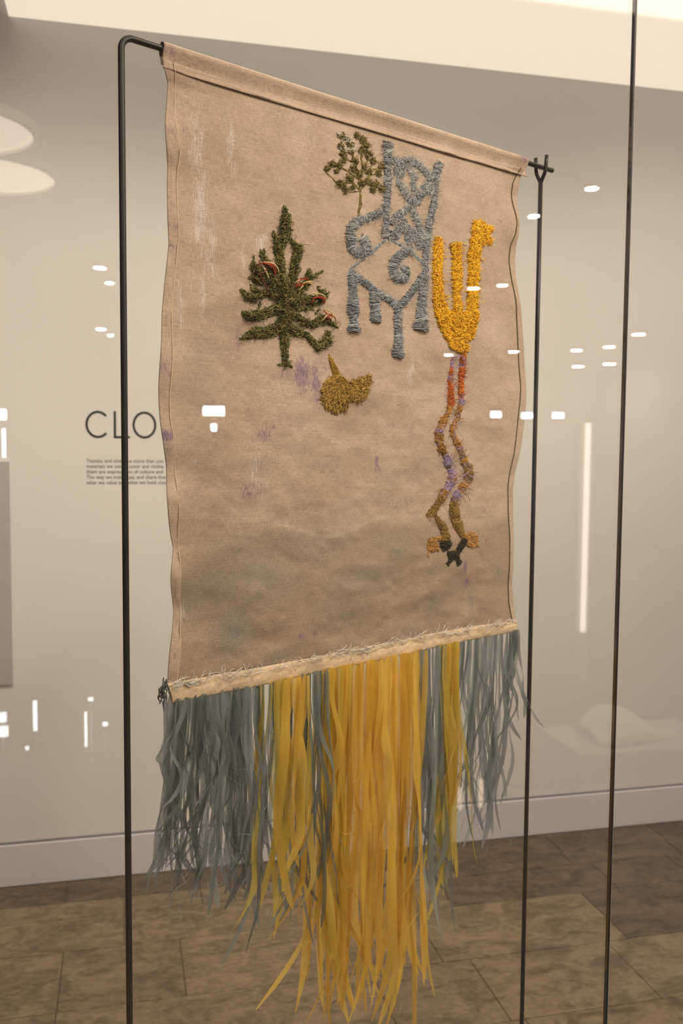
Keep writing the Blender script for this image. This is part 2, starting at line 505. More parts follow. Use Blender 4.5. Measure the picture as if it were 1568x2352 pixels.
def folds(s, z):
    """soft creases of the hanging cloth, metres towards the viewer"""
    k = np.clip((zl[0] - z) / (zl[0] - zl[-1]), 0, 1)
    d = 0.0085 * vnoise(s * 5.0 + z * 3.5, z * 6.0 - s * 2.0, 1)
    d += 0.0085 * vnoise(s * 9 + z * 7, z * 13 - s * 6, 2) * (0.8 + 0.2 * k)
    d += 0.0046 * vnoise(s * 21 + z * 9, z * 40 - s * 8, 3) * (0.5 + 0.4 * k)
    d += 0.0015 * vnoise(s * 60, z * 85, 4) * (0.4 + 0.8 * k)
    return d * np.clip(k * 9, 0, 1)
LW, RW = 0.05, 0.05
wl = np.exp(-((SS - sl[:, None]) / LW) ** 2); wr = np.exp(-((sr[:, None] - SS) / RW) ** 2)
DD = folds(SS, ZZ) * (1 - wl) * (1 - wr) + ldn[:, None] * wl + rdn[:, None] * wr
GRID = pt(SS, ZZ, DD)

def surf(s, z, h=0.0):
    """point on the cloth (with its folds) lifted by h"""
    s = np.asarray(s, float); z = np.asarray(z, float)
    a = s * 0 + 0.5; r = s * 0
    for _ in range(4):
        lz = np.interp(r, np.arange(NR), zl); rz = np.interp(r, np.arange(NR), zr)
        zz = lz * (1 - a) + rz * a
        r = np.clip(r + (zz - z) / ((zl[0] - zl[-1]) / NR), 0, NR - 1)
        ls = np.interp(r, np.arange(NR), sl); rs = np.interp(r, np.arange(NR), sr)
        a = np.clip((s - ls) / (rs - ls), 0, 1)
    x = a * (NCOL - 1); xi = np.clip(x.astype(int), 0, NCOL - 2); yi = np.clip(r.astype(int), 0, NR - 2)
    fx = x - xi; fy = r - yi
    d = (DD[yi, xi] * (1 - fx) + DD[yi, xi + 1] * fx) * (1 - fy) + (DD[yi + 1, xi] * (1 - fx) + DD[yi + 1, xi + 1] * fx) * fy
    return pt(s, z, d + h)
def on_cloth(u, v, h=0.0):
    s, z = plane_sz(u, v); return surf(s, z, h)

# stain masks (paint and dye marks of the cloth itself): purple, white, grey-green; the low brown wash also paints in light falloff
def blobs(lst):
    m = np.zeros_like(SS)
    for (u, v, su, sv, w) in lst:
        s0, z0 = plane_sz(np.array(float(u)), np.array(float(v)))
        m = np.maximum(m, w * np.exp(-((SS - s0) / (su * 0.00082)) ** 2 - ((ZZ - z0) / (sv * 0.00074)) ** 2))
    return m
PURPLE = [(690, 860, 26, 45, 1.0), (720, 880, 16, 60, 0.95), (650, 850, 30, 40, 0.55), (745, 830, 30, 40, 0.6), (600, 1000, 26, 24, 0.75), (620, 985, 12, 20, 0.6),
          (565, 1130, 30, 24, 0.7), (595, 1115, 12, 20, 0.6), (553, 780, 10, 34, 0.7), (540, 810, 26, 26, 0.4), (380, 1000, 12, 18, 1.0), (384, 1025, 10, 16, 0.6),
          (381, 300, 12, 20, 0.6), (418, 302, 14, 16, 0.5), (399, 520, 6, 14, 0.7), (398, 564, 5, 6, 0.8), (375, 850, 14, 36, 0.5), (490, 1020, 7, 16, 0.5),
          (862, 1060, 7, 40, 0.85), (870, 1080, 5, 20, 0.7), (1065, 1300, 10, 22, 1.0), (1072, 1338, 10, 14, 1.0), (1078, 1325, 6, 10, 0.7), (1067, 1362, 8, 8, 0.6),
          (945, 985, 12, 30, 0.55), (900, 975, 16, 12, 0.5), (990, 1395, 12, 40, 0.6), (690, 1335, 5, 10, 0.6), (690, 1463, 12, 10, 0.9), (720, 1455, 12, 8, 0.8),
          (955, 1190, 8, 20, 0.5), (800, 1200, 20, 16, 0.4), (960, 1090, 30, 40, 0.45), (1105, 1400, 5, 18, 0.7), (650, 960, 60, 40, 0.35), (1180, 362, 22, 10, 0.6),
          (1010, 1060, 12, 30, 0.4), (540, 1380, 60, 60, 0.34), (430, 1130, 40, 26, 0.35), (830, 1320, 80, 60, 0.25), (1140, 520, 30, 30, 0.3)]
WHITE = [(450, 330, 26, 90, 0.75), (460, 480, 22, 110, 0.9), (490, 560, 14, 70, 0.8), (530, 330, 10, 60, 0.85), (540, 390, 14, 50, 0.55), (485, 600, 20, 60, 0.7),
         (600, 560, 16, 30, 0.8), (610, 545, 10, 12, 0.9), (560, 600, 9, 50, 0.7), (465, 680, 8, 60, 0.9), (415, 700, 8, 70, 0.8), (445, 640, 20, 50, 0.55), (415, 780, 14, 40, 0.5),
         (620, 760, 8, 30, 0.6), (705, 300, 30, 40, 0.45), (720, 320, 8, 30, 0.55), (580, 1080, 18, 40, 0.8), (600, 1110, 26, 50, 0.6), (620, 1060, 12, 40, 0.5),
         (448, 1062, 10, 12, 0.6), (500, 1080, 10, 30, 0.5), (760, 640, 16, 60, 0.55), (740, 690, 8, 60, 0.5), (820, 660, 10, 30, 0.4), (940, 860, 14, 60, 0.75), (955, 830, 10, 40, 0.6),
         (915, 1155, 50, 14, 0.6), (795, 1195, 12, 20, 0.5), (760, 1160, 30, 30, 0.4), (420, 1410, 12, 30, 0.8), (440, 1430, 8, 26, 0.6), (460, 1190, 14, 40, 0.5), (1000, 480, 20, 40, 0.35),
         (880, 990, 40, 30, 0.4), (700, 1080, 70, 60, 0.3), (520, 240, 40, 40, 0.35), (1010, 640, 8, 40, 0.4)]
GREY = [(600, 1320, 90, 60, 0.55), (540, 1450, 34, 40, 0.9), (500, 1340, 60, 40, 0.6), (440, 1360, 40, 50, 0.5), (700, 1250, 120, 50, 0.45), (900, 1250, 80, 40, 0.35),
        (830, 1330, 90, 26, 0.6), (990, 1310, 12, 16, 0.7), (1085, 1380, 8, 30, 0.8), (1145, 1310, 14, 20, 0.5), (640, 1510, 30, 14, 0.6), (540, 1260, 70, 40, 0.4), (950, 1450, 30, 20, 0.5),
        (650, 1210, 8, 12, 0.6), (780, 1400, 60, 40, 0.4), (910, 1270, 14, 14, 0.7), (1000, 1390, 30, 30, 0.45), (470, 870, 60, 80, 0.25), (900, 1090, 40, 20, 0.3)]
PINK = [(1040, 1223, 5, 6, 1.0), (1082, 1322, 7, 7, 0.8), (834, 690, 8, 6, 0.5), (520, 150, 12, 6, 0.6)]
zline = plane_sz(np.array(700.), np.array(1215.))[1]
wash_falloff = np.clip((zline + 0.02 * vnoise(SS * 9, SS * 0 + 3, 8) * 2 - ZZ) / 0.02, 0, 1) * 0.8  # browner lower cloth: water stain plus light falloff painted into the colour
tide = np.exp(-((zline + 0.02 * vnoise(SS * 9, SS * 0 + 3, 8) * 2 - ZZ) / 0.003) ** 2) * np.clip((SS - 0.16) / 0.08, 0, 1) * np.clip((0.55 - SS) / 0.06, 0, 1)
masks = {'purple': blobs(PURPLE), 'white': blobs(WHITE), 'grey': blobs(GREY), 'pink': blobs(PINK), 'wash': wash_falloff, 'tide': tide}

def linen(name, hem=False):
    t = NT(name)
    uv = t.n('ShaderNodeUVMap', uv_map='UVMap').outputs[0]
    weft = t.noise(uv, 1.0, 3, 0.65, (110, 1500, 1)); warp = t.noise(uv, 1.0, 3, 0.65, (1500, 110, 1))
    slub = t.noise(uv, 1.0, 2, 0.5, (14, 420, 1))
    cloudy = t.noise(uv, 9, 4, 0.6)
    base = t.ramp(cloudy, [(0.3, (0.42, 0.312, 0.242)), (0.7, (0.51, 0.395, 0.318))] if not hem else [(0.3, (0.74, 0.56, 0.37)), (0.7, (0.82, 0.64, 0.45))])
    if not hem:
        at = lambda a: t.n('ShaderNodeAttribute', attribute_name=a).outputs['Fac']
        vs = t.noise(uv, 1.0, 4, 0.7, (850, 40, 1)); vs2 = t.noise(uv, 1.0, 4, 0.7, (900, 80, 1))
        hs = t.noise(uv, 1.0, 3, 0.6, (60, 700, 1))
        def thr(mask, n, k, sharp):
            x = t.math('ADD', n, t.math('MULTIPLY', mask, 0.265))
            x = t.math('MULTIPLY', t.math('SUBTRACT', x, 0.66), sharp, clamp=True)
            return t.math('MULTIPLY', x, t.math('MULTIPLY', mask, k, clamp=True))
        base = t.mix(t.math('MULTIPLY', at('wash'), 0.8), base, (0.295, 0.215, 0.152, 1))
        base = t.mix(t.math('MULTIPLY', at('grey'), t.math('MULTIPLY', t.math('ADD', cloudy, vs), 0.85), clamp=True), base, (0.24, 0.225, 0.19, 1))
        base = t.mix(t.math('MULTIPLY', at('tide'), 0.35), base, (0.60, 0.50, 0.40, 1))
        base = t.mix(t.math('MULTIPLY', t.math('MULTIPLY', thr(at('white'), vs, 1.6, 11), t.math('MULTIPLY', weft, 1.9, clamp=True)), 0.6), base, (0.74, 0.72, 0.74, 1))
        base = t.mix(t.math('MULTIPLY', at('purple'), 0.16), base, (0.20, 0.13, 0.20, 1))
        base = t.mix(t.math('MULTIPLY', t.math('MULTIPLY', thr(at('purple'), vs2, 1.7, 11), t.math('MULTIPLY', hs, 1.9, clamp=True)), 0.85), base, (0.165, 0.105, 0.21, 1))
        base = t.mix(t.math('MULTIPLY', at('pink'), 0.5), base, (0.55, 0.16, 0.24, 1))
    base = t.mix(1.0, base, t.math('ADD', t.math('MULTIPLY', t.noise(uv, 30, 4, 0.6, (0.8, 1.3, 1), 0.5), 0.36), 0.82), 'MULTIPLY')
    w = t.math('ADD', t.math('ADD', t.math('MULTIPLY', weft, 0.55), t.math('MULTIPLY', warp, 0.45)), t.math('MULTIPLY', slub, 0.14))
    g = t.math('ADD', t.math('MULTIPLY', t.math('SUBTRACT', w, 0.57), 2.4), 1.0)
    t.l(t.mix(1.0, base, g, 'MULTIPLY'), t.b.inputs['Base Color'])
    t.bump(w, 0.55, 0.0010)
    t.b.inputs['Roughness'].default_value = 0.9; t.b.inputs['Specular IOR Level'].default_value = 0.12
    t.b.inputs['Sheen Weight'].default_value = 0.2
    return t.m
M['linen'] = linen('natural_linen'); M['hem'] = linen('pale_linen_tape', True)

banner = empty('textile_banner', (float(pt(0.3, 0)[0]), float(pt(0.3, 0)[1]), 0.9))
tag(banner, 'undyed linen wall hanging with embroidered trees, chair and birds and a ribbon fringe', 'textile')

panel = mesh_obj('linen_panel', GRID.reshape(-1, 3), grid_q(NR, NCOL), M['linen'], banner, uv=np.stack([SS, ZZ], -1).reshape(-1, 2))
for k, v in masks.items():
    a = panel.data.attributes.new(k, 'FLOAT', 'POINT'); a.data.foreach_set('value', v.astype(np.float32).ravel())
sm = panel.modifiers.new('thickness', 'SOLIDIFY'); sm.thickness = 0.0008; sm.offset = -1

def plain_attr(o):
    for k in masks:
        o.data.attributes.new(k, 'FLOAT', 'POINT')

# top sleeve around the rod
sA = float(plane_sz(np.array(371.), np.array(112.))[0]); sB = float(plane_sz(np.array(1207.), np.array(372.))[0])
ns, nc = 220, 26
ss = np.linspace(sA, sB, ns)
prof = []
for i, a in enumerate(np.linspace(-0.5, 1, nc)):
    if a < 0: h, z = -0.0076 + 0.0045 * (-a * 2) ** 1.3, 0.0005 - 0.021 * (-a * 2)          # down the back
    elif a < 0.5:
        th = math.pi * (1 - a / 0.5); h, z = 0.0076 * math.cos(th), 0.0076 * math.sin(th) + 0.0005
    else:
        k = (a - 0.5) / 0.5; h, z = 0.0076 - 0.0074 * math.sin(math.pi * min(k * 0.62, 1)) + 0.0034 * max(0, k - 0.62) / 0.38, 0.0005 - 0.0262 * k
    prof.append((h, z))
prof = np.array(prof)
wob = 0.0026 * vnoise(ss[:, None] * 45, prof[None, :, 1] * 60 + 3, 11) + 0.0028 * vnoise(ss[:, None] * 14, prof[None, :, 1] * 20, 12)
HH = prof[None, :, 0] + wob * np.clip(0.15 - prof[None, :, 1] * 70, 0.15, 1); ZP = ZR + prof[None, :, 1] + 0.0012 * vnoise(ss[:, None] * 20, prof[None, :, 1] * 0 + 1, 13)
SP = np.repeat(ss[:, None], nc, 1)
o = mesh_obj('top_sleeve', pt(SP, ZP, HH), grid_q(ns, nc), M['linen'], banner, uv=np.stack([SP, ZP - HH], -1).reshape(-1, 2))
ssd = np.abs(SP - sB) < 0.05
o.data.attributes.new('purple', 'FLOAT', 'POINT').data.foreach_set('value', (np.clip(1 - np.abs(SP - sB + 0.012) / 0.022, 0, 1) * np.clip(prof[None, :, 1] * 120 + 1, 0, 1) * 1.0 + np.clip(1 - np.abs(SP - sA - 0.012) / 0.02, 0, 1) * 0.6 + 0.35 * np.clip(1 - np.abs(SP - sA - 0.12) / 0.08, 0, 1)).astype(np.float32).ravel())
for k in ('white', 'grey', 'pink', 'wash', 'tide'): o.data.attributes.new(k, 'FLOAT', 'POINT')
m = o.modifiers.new('thickness', 'SOLIDIFY'); m.thickness = 0.0009; m.offset = -1
# stitched lower lip of the sleeve
lip = pt(ss, ZR - 0.0258 + 0.0012 * vnoise(ss * 20, ss * 0 + 1, 13), 0.0038 + 0 * ss)
V, Q = tubes(lip, 0.0009, 6); mesh_obj('sleeve_lip', V, Q, M['linen'], banner, uv=np.stack([np.repeat(ss, 6), np.zeros(ns * 6)], -1)); plain_attr(bpy.data.objects['sleeve_lip'])

# side hems (a second layer of linen) with their stitching
LSEAM = [(395, 144), (404, 202), (402, 290), (406, 334), (411, 358), (408, 397), (406, 450), (406, 500), (409, 551), (398, 653), (394, 717), (394, 806), (387, 895), (389, 972), (400, 1036), (405, 1100),
         (407, 1168), (413, 1252), (410, 1337), (418, 1404), (413, 1466), (405, 1539), (403, 1567)]
RSEAM = [(1189, 390), (1179, 422), (1178, 445), (1179, 471), (1182, 511), (1179, 539), (1173, 563), (1171, 600), (1175, 640), (1181, 686), (1188, 811), (1191, 890), (1189, 931), (1183, 994), (1175, 1059),
         (1168, 1113), (1166, 1173), (1168, 1232), (1168, 1328), (1168, 1380), (1172, 1424)]
def side_hem(edge_c, seam, dn):
    q = smooth_curve(seam, NR); n = 9
    es, ez = edge_sz(edge_c, dn); s1, z1 = plane_sz(q[:, 0], q[:, 1])
    s1 = np.interp(-ez, -z1, s1)
    k = np.linspace(0, 1, n)[None, :]
    s = es[:, None] * (1 - k) + s1[:, None] * k; z = np.repeat(ez[:, None], n, 1)
    puck = 0.0030 * vnoise(z * 60, k * 2 + 0 * z, 21) + 0.0005 * vnoise(z * 160, k * 3 + 0 * z, 22)
    P = surf(s, z, 0.0013 + puck * np.sin(math.pi * np.clip(k * 0.85, 0, 1)))
    o = mesh_obj('side_hem', P, grid_q(NR, n), M['linen'], banner, uv=np.stack([s, z], -1).reshape(-1, 2))
    plain_attr(o)
    if es[0] < 0.2:
        zz = z.ravel(); pv = np.zeros(len(zz))
        for v0, sv, w in ((300, 24, .55), (520, 14, .6), (565, 8, .7), (850, 40, .6), (1000, 16, 1.0), (1030, 14, .5), (470, 30, .4)):
            z0 = plane_sz(np.array(385.), np.array(float(v0)))[1]; pv = np.maximum(pv, w * np.exp(-((zz - z0) / (sv * 0.0006)) ** 2))
        o.data.attributes['purple'].data.foreach_set('value', pv.astype(np.float32))
    m = o.modifiers.new('thickness', 'SOLIDIFY'); m.thickness = 0.0006; m.offset = 1
    return s1, ez
def col_arr(n, c, var=0.12, r=rng):
    c = np.array(c[:3]) * (1 + var * r.standard_normal((n, 1))); return np.clip(c, 0.003, 1)
for e, sea, dn, c in ((lc, LSEAM, ldn, (0.66, 0.52, 0.36)), (rc, RSEAM, rdn, (0.10, 0.085, 0.03))):
    s1, z1 = side_hem(e, sea, dn)
    V, Q = tubes(surf(s1, z1, 0.0016), 0.0007 if c[0] > .3 else 0.0010, 6)
    mesh_obj('seam_thread', V, Q, M['thread'], banner, color=np.array(c))

# bottom hem tape
HT = [(383, 1569), (560, 1544), (784, 1499), (1000, 1456), (1184, 1425)]
HB = [(396, 1614), (560, 1585), (784, 1535), (1000, 1490), (1186, 1450)]
nh = 200
ht = smooth_curve(HT, nh); hb = smooth_curve(HB, nh)
s0, z0 = plane_sz(ht[:, 0], ht[:, 1], 0.004); s1, z1 = plane_sz(hb[:, 0], hb[:, 1], 0.004)
k = np.linspace(0, 1, 14)[None, :]
HS = s0[:, None] * (1 - k) + s1[:, None] * k; HZ = z0[:, None] * (1 - k) + z1[:, None] * k
HHm = 0.0012 + 0.0042 * np.sin(math.pi * np.clip(0.12 + 0.80 * k, 0, 1)) + 0.0016 * vnoise(HS * 60 + k * 2, k * 2.0 + HS * 8, 31) + 0.001 * vnoise(HS * 130, k * 3, 32)
base_h = np.interp(s0, SS[-1], DD[-1])[:, None]
Pf = pt(HS, HZ, HHm + base_h)
Pb = pt(HS[:, ::-1], HZ[:, ::-1], -0.0022 + base_h + 0 * HS)
PH = np.concatenate([Pf, Pb], 1)
mesh_obj('bottom_hem', PH, grid_q(nh, 28, True), M['hem'], banner, uv=np.stack([np.concatenate([HS, HS], 1), np.concatenate([HZ, HZ + 0.1], 1)], -1).reshape(-1, 2))
def hem_pt(x, kk, h=0.0):
    """x = photo column along the hem, kk 0 top .. 1 bottom"""
    f = np.interp(x, ht[:, 0], np.arange(nh)); i = np.clip(f.astype(int) if hasattr(f, 'astype') else int(f), 0, nh - 1)
    s = np.interp(f, np.arange(nh), s0) * (1 - kk) + np.interp(f, np.arange(nh), s1) * kk
    z = np.interp(f, np.arange(nh), z0) * (1 - kk) + np.interp(f, np.arange(nh), z1) * kk
    return s, z

# ------------------------------------------------------------------ embroidery
def crop(ox, oy, sc):
    return lambda pts: [(ox + p[0] / sc, oy + p[1] / sc, p[2] / sc) for p in pts]
c1 = crop(500, 430, 4.125); c2 = crop(720, 280, 3.5636); c3 = crop(920, 780, 4.2)

class Threads:
    def __init__(s): s.P = {}; 
    def push(s, uvh, r, c):
        n = uvh.shape[1]
        s.P.setdefault(n, []).append((uvh, np.broadcast_to(r, (len(uvh),)), c))
    def build(s, name, parent, sides=4):
        VV, QQ, CC, off = [], [], [], 0
        for n, lst in s.P.items():
            X = np.concatenate([a[0] for a in lst]); R = np.concatenate([a[1] for a in lst]); C = np.concatenate([a[2] for a in lst])
            P = on_cloth(X[..., 0], X[..., 1], X[..., 2])
            tap = np.ones(n); tap[0] = 0.6; tap[-1] = 0.6
            V, Q = tubes(P, R[:, None] * tap[None], sides)
            VV.append(V); QQ.append(Q + off); CC.append(np.repeat(C, n * sides, 0)); off += len(V)
        return mesh_obj(name, np.concatenate(VV), np.concatenate(QQ), M['thread'], parent, color=np.concatenate(CC), kind='stuff')

def resample(st, step=1.0):
    st = np.array(st, float); L = np.r_[0, np.cumsum(np.hypot(*np.diff(st[:, :2], axis=0).T))]
    n = max(3, int(L[-1] / step)); t = np.linspace(0, L[-1], n)
    p = np.stack([np.interp(t, L, st[:, k]) for k in range(3)], -1)
    if n > 8:
        for _ in range(4): p[1:-1] = (p[:-2] + 2 * p[1:-1] + p[2:]) / 4
    return p, L[-1]

def pick(cols, n):
    cols = np.array(cols); i = rng.integers(0, len(cols), n)
    return np.clip(cols[i] * (1 + 0.16 * rng.standard_normal((n, 1))), 0.004, 1)

def moss(T, st, cols, dens=0.55, ln=(7, 15), spread=0.7, curl=1.2, r=0.00052, hmax=0.0055):
    """short curly ends worked inside a stroke"""
    p, L = resample(st)
    tan = np.gradient(p[:, :2], axis=0); ang = np.arctan2(tan[:, 1], tan[:, 0])
    n = int(dens * (p[:, 2] + 2).sum() * (L / len(p)) / 3.0)
    i = rng.integers(0, len(p), n); w = p[i, 2]
    off = rng.uniform(-0.5, 0.5, n) * w * 0.86
    a = ang[i] + spread * rng.standard_normal(n) + math.pi * rng.integers(0, 2, n)
    l = rng.uniform(*ln, n) * np.clip(w / 14, 0.55, 1.1)
    k = 7; t = np.linspace(-0.5, 0.5, k)[None]
    kap = curl * rng.standard_normal(n)[:, None]
    th = a[:, None] + kap * t * 2
    dx = np.cumsum(np.cos(th), 1); dy = np.cumsum(np.sin(th), 1)
    dx -= dx.mean(1, keepdims=True); dy -= dy.mean(1, keepdims=True)
    u = p[i, 0] - np.sin(ang[i]) * off; v = p[i, 1] + np.cos(ang[i]) * off
    h0 = rng.uniform(0.1, 1, n) * hmax * np.sqrt(np.clip(1 - (2 * off / np.maximum(w, 1)) ** 2, 0.1, 1)) * np.clip(w / 16, 0.3, 1)
    h = h0[:, None] * (0.35 + 0.65 * np.sin(math.pi * (t + 0.5))) + 0.0004
    X = np.stack([u[:, None] + dx * l[:, None] / k, v[:, None] + dy * l[:, None] / k, h], -1)
    T.push(X, r * rng.uniform(0.75, 1.25, n), pick(cols, n))

def hairs(T, st, cols, n_per=0.5, ln=(8, 18), r=0.00016, lift=0.006):
    p, L = resample(st)
    tan = np.gradient(p[:, :2], axis=0); ang = np.arctan2(tan[:, 1], tan[:, 0])
    n = max(1, int(L * n_per)); i = rng.integers(0, len(p), n)
    sd = rng.choice([-1, 1], n); a = ang[i] + sd * (math.pi / 2 + 0.6 * rng.standard_normal(n))
    l = rng.uniform(*ln, n); k = 6; t = np.linspace(0, 1, k)[None]
    th = a[:, None] + rng.standard_normal(n)[:, None] * t
    dx = np.cumsum(np.cos(th), 1) * l[:, None] / k; dy = np.cumsum(np.sin(th), 1) * l[:, None] / k
    o = rng.uniform(0.0, 0.45, n) * p[i, 2] * sd
    u = p[i, 0] - np.sin(ang[i]) * o; v = p[i, 1] + np.cos(ang[i]) * o
    h = 0.002 + lift * rng.uniform(0.2, 1, n)[:, None] * np.sin(t * 2.2)
    T.push(np.stack([u[:, None] + dx, v[:, None] + dy, h], -1), r * rng.uniform(0.7, 1.4, n), pick(cols, n))

def satin(T, st, cols, step=1.0, skew=0.6, r=0.00048, puff=0.40, jit=0.17):
    """threads wrapped across a padded stroke"""
    p, L = resample(st, step)
    reps = 2
    p = np.repeat(p, reps, 0)
    tan = np.gradient(p[:, :2], axis=0); tan[np.hypot(*tan.T) < 1e-6] = (1, 0)
    tan = np.repeat(np.gradient(p[::reps, :2], axis=0), reps, 0)
    ang = np.arctan2(tan[:, 1], tan[:, 0]); n = len(p)
    a = ang + math.pi / 2 + skew * np.sin(np.arange(n) * 0.05 + rng.uniform(0, 6)) * 0.6 + 0.22 * rng.standard_normal(n)
    w = p[:, 2] * (0.94 + jit * rng.standard_normal(n)) * 0.5
    k = 8; t = np.linspace(-1, 1, k)[None]
    hh = (w * 0.0006 * 2 * puff)[:, None] * np.sqrt(np.clip(1.04 - t ** 2, 0, 1)) * rng.uniform(0.75, 1.12, n)[:, None]
    bend = 0.12 * rng.standard_normal(n)[:, None] * w[:, None] * (1 - t ** 2)
    u = p[:, 0:1] + np.cos(a)[:, None] * w[:, None] * t - np.sin(a)[:, None] * bend
    v = p[:, 1:2] + np.sin(a)[:, None] * w[:, None] * t + np.cos(a)[:, None] * bend
    T.push(np.stack([u, v, hh + 0.0003], -1), r * rng.uniform(0.8, 1.2, n), pick(cols, n))

def poly_fill(T, poly, cols, n, ang=0.0, spread=1.0, ln=(8, 16), curl=1.0, r=0.00055, h=(0.0008, 0.0055)):
    q = np.array(poly, float)[:, :2]
    lo, hi = q.min(0), q.max(0); P = rng.uniform(lo, hi, (n * 3, 2))
    ins = np.zeros(len(P), bool); j = len(q) - 1
    for i in range(len(q)):
        c = ((q[i, 1] > P[:, 1]) != (q[j, 1] > P[:, 1])) & (P[:, 0] < (q[j, 0] - q[i, 0]) * (P[:, 1] - q[i, 1]) / (q[j, 1] - q[i, 1] + 1e-9) + q[i, 0])
        ins ^= c; j = i
    P = P[ins][:n]; n = len(P)
    k = 7; t = np.linspace(-0.5, 0.5, k)[None]
    a = (ang(P) if callable(ang) else ang) + spread * rng.standard_normal(n)
    th = a[:, None] + curl * rng.standard_normal(n)[:, None] * t * 2
    l = rng.uniform(*ln, n)[:, None] / k
    dx = np.cumsum(np.cos(th), 1) * l; dy = np.cumsum(np.sin(th), 1) * l
    dx -= dx.mean(1, keepdims=True); dy -= dy.mean(1, keepdims=True)
    hh = rng.uniform(*h, n)[:, None] * (0.4 + 0.6 * np.sin(math.pi * (t + 0.5)))
    T.push(np.stack([P[:, :1] + dx, P[:, 1:] + dy, hh], -1), r * rng.uniform(0.75, 1.25, n), pick(cols, n))

GREEN = [(0.088, 0.090, 0.024), (0.13, 0.122, 0.035), (0.20, 0.17, 0.052), (0.055, 0.066, 0.018), (0.30, 0.24, 0.085)]
FIR = [[(632, 180, 20), (640, 260, 70), (650, 350, 105), (640, 450, 120), (575, 560, 75), (585, 700, 75), (600, 850, 80), (620, 1000, 120), (640, 1150, 150), (640, 1300, 130), (640, 1420, 85), (630, 1560, 48), (630, 1690, 48)],
       [(560, 1680, 20), (630, 1690, 30), (690, 1700, 20)], [(540, 420, 30), (560, 520, 60), (570, 640, 60)], [(620, 500, 50), (650, 470, 40), (630, 580, 30)],
       [(650, 470, 40), (700, 510, 30), (760, 590, 70), (730, 700, 85), (715, 850, 85), (660, 960, 90), (620, 1080, 80)], [(790, 540, 25), (775, 620, 45)],
       [(410, 600, 25), (430, 660, 55), (460, 720, 50), (520, 780, 50), (580, 850, 60)], [(330, 720, 40), (360, 800, 100), (440, 840, 130), (510, 900, 130), (570, 980, 110), (620, 1060, 90)],
       [(300, 850, 30), (350, 880, 60), (440, 900, 70)], [(215, 970, 20), (270, 1035, 70), (340, 1060, 75), (390, 1030, 65), (470, 990, 80), (580, 1030, 100)], [(340, 965, 45), (400, 1000, 60)],
       [(240, 1185, 22), (300, 1225, 85), (400, 1215, 105), (500, 1180, 95), (600, 1130, 100)], [(235, 1440, 12), (300, 1405, 50), (370, 1360, 95), (450, 1370, 110), (540, 1340, 110), (620, 1300, 100)],
       [(370, 1410, 40), (560, 1385, 60)], [(660, 1060, 100), (740, 980, 100), (800, 960, 80), (860, 880, 70), (865, 780, 35)], [(880, 870, 40), (930, 830, 26), (980, 800, 18)],
       [(700, 1100, 90), (800, 1060, 95), (900, 1080, 95), (980, 1060, 95), (1020, 990, 60)], [(950, 945, 25), (980, 1000, 40)], [(760, 1150, 50), (900, 1140, 45)],
       [(660, 1200, 110), (760, 1230, 70), (840, 1290, 80), (920, 1300, 70), (980, 1240, 90), (1060, 1280, 45), (1135, 1330, 8)], [(660, 1320, 100), (750, 1370, 90), (850, 1400, 45), (920, 1480, 75), (965, 1540, 55)],
       [(930, 1510, 60), (1030, 1470, 110), (1050, 1400, 55), (1040, 1365, 30)], [(960, 1160, 12), (920, 1210, 12)], [(310, 920, 12), (330, 980, 12)], [(405, 1080, 20), (400, 1150, 16)],
       [(345, 650, 10), (330, 720, 14)], [(440, 590, 10), (455, 640, 14)], [(240, 1435, 8), (400, 1425, 8), (560, 1410, 8)]]
T = Threads()
for st in FIR:
    st = c1(st); moss(T, [(x, y, w * 0.82) for x, y, w in st], GREEN, 0.50, (9, 19), 0.60, 1.5, 0.00066, 0.006); moss(T, st, GREEN[1:], 0.20, (13, 26), 0.6, 2.4, 0.00050, 0.011); hairs(T, st, GREEN[2:], 0.22, (7, 16), 0.00034)
fir = T.build('fir_tree_embroidery', banner)
fir['label'] = 'dark green fir tree worked in curly thread'
T = Threads()
RED, CREAM, WINE = (0.36, 0.045, 0.015), (0.72, 0.60, 0.30), (0.16, 0.035, 0.025)
def arc(p0, p1, bow, c, r=0.0009, h=0.008):
    (x0, y0), (x1, y1) = p0, p1; t = np.linspace(0, 1, 9)
    nx, ny = -(y1 - y0), (x1 - x0)
    X = np.stack([x0 + (x1 - x0) * t + nx * bow * np.sin(math.pi * t), y0 + (y1 - y0) * t + ny * bow * np.sin(math.pi * t), 0.004 + h * np.sin(math.pi * (0.1 + 0.8 * t))], -1)[None]
    T.push(X, np.array([r]), np.array([c]))
cc = lambda x, y: (500 + x / 4.125, 430 + y / 4.125)
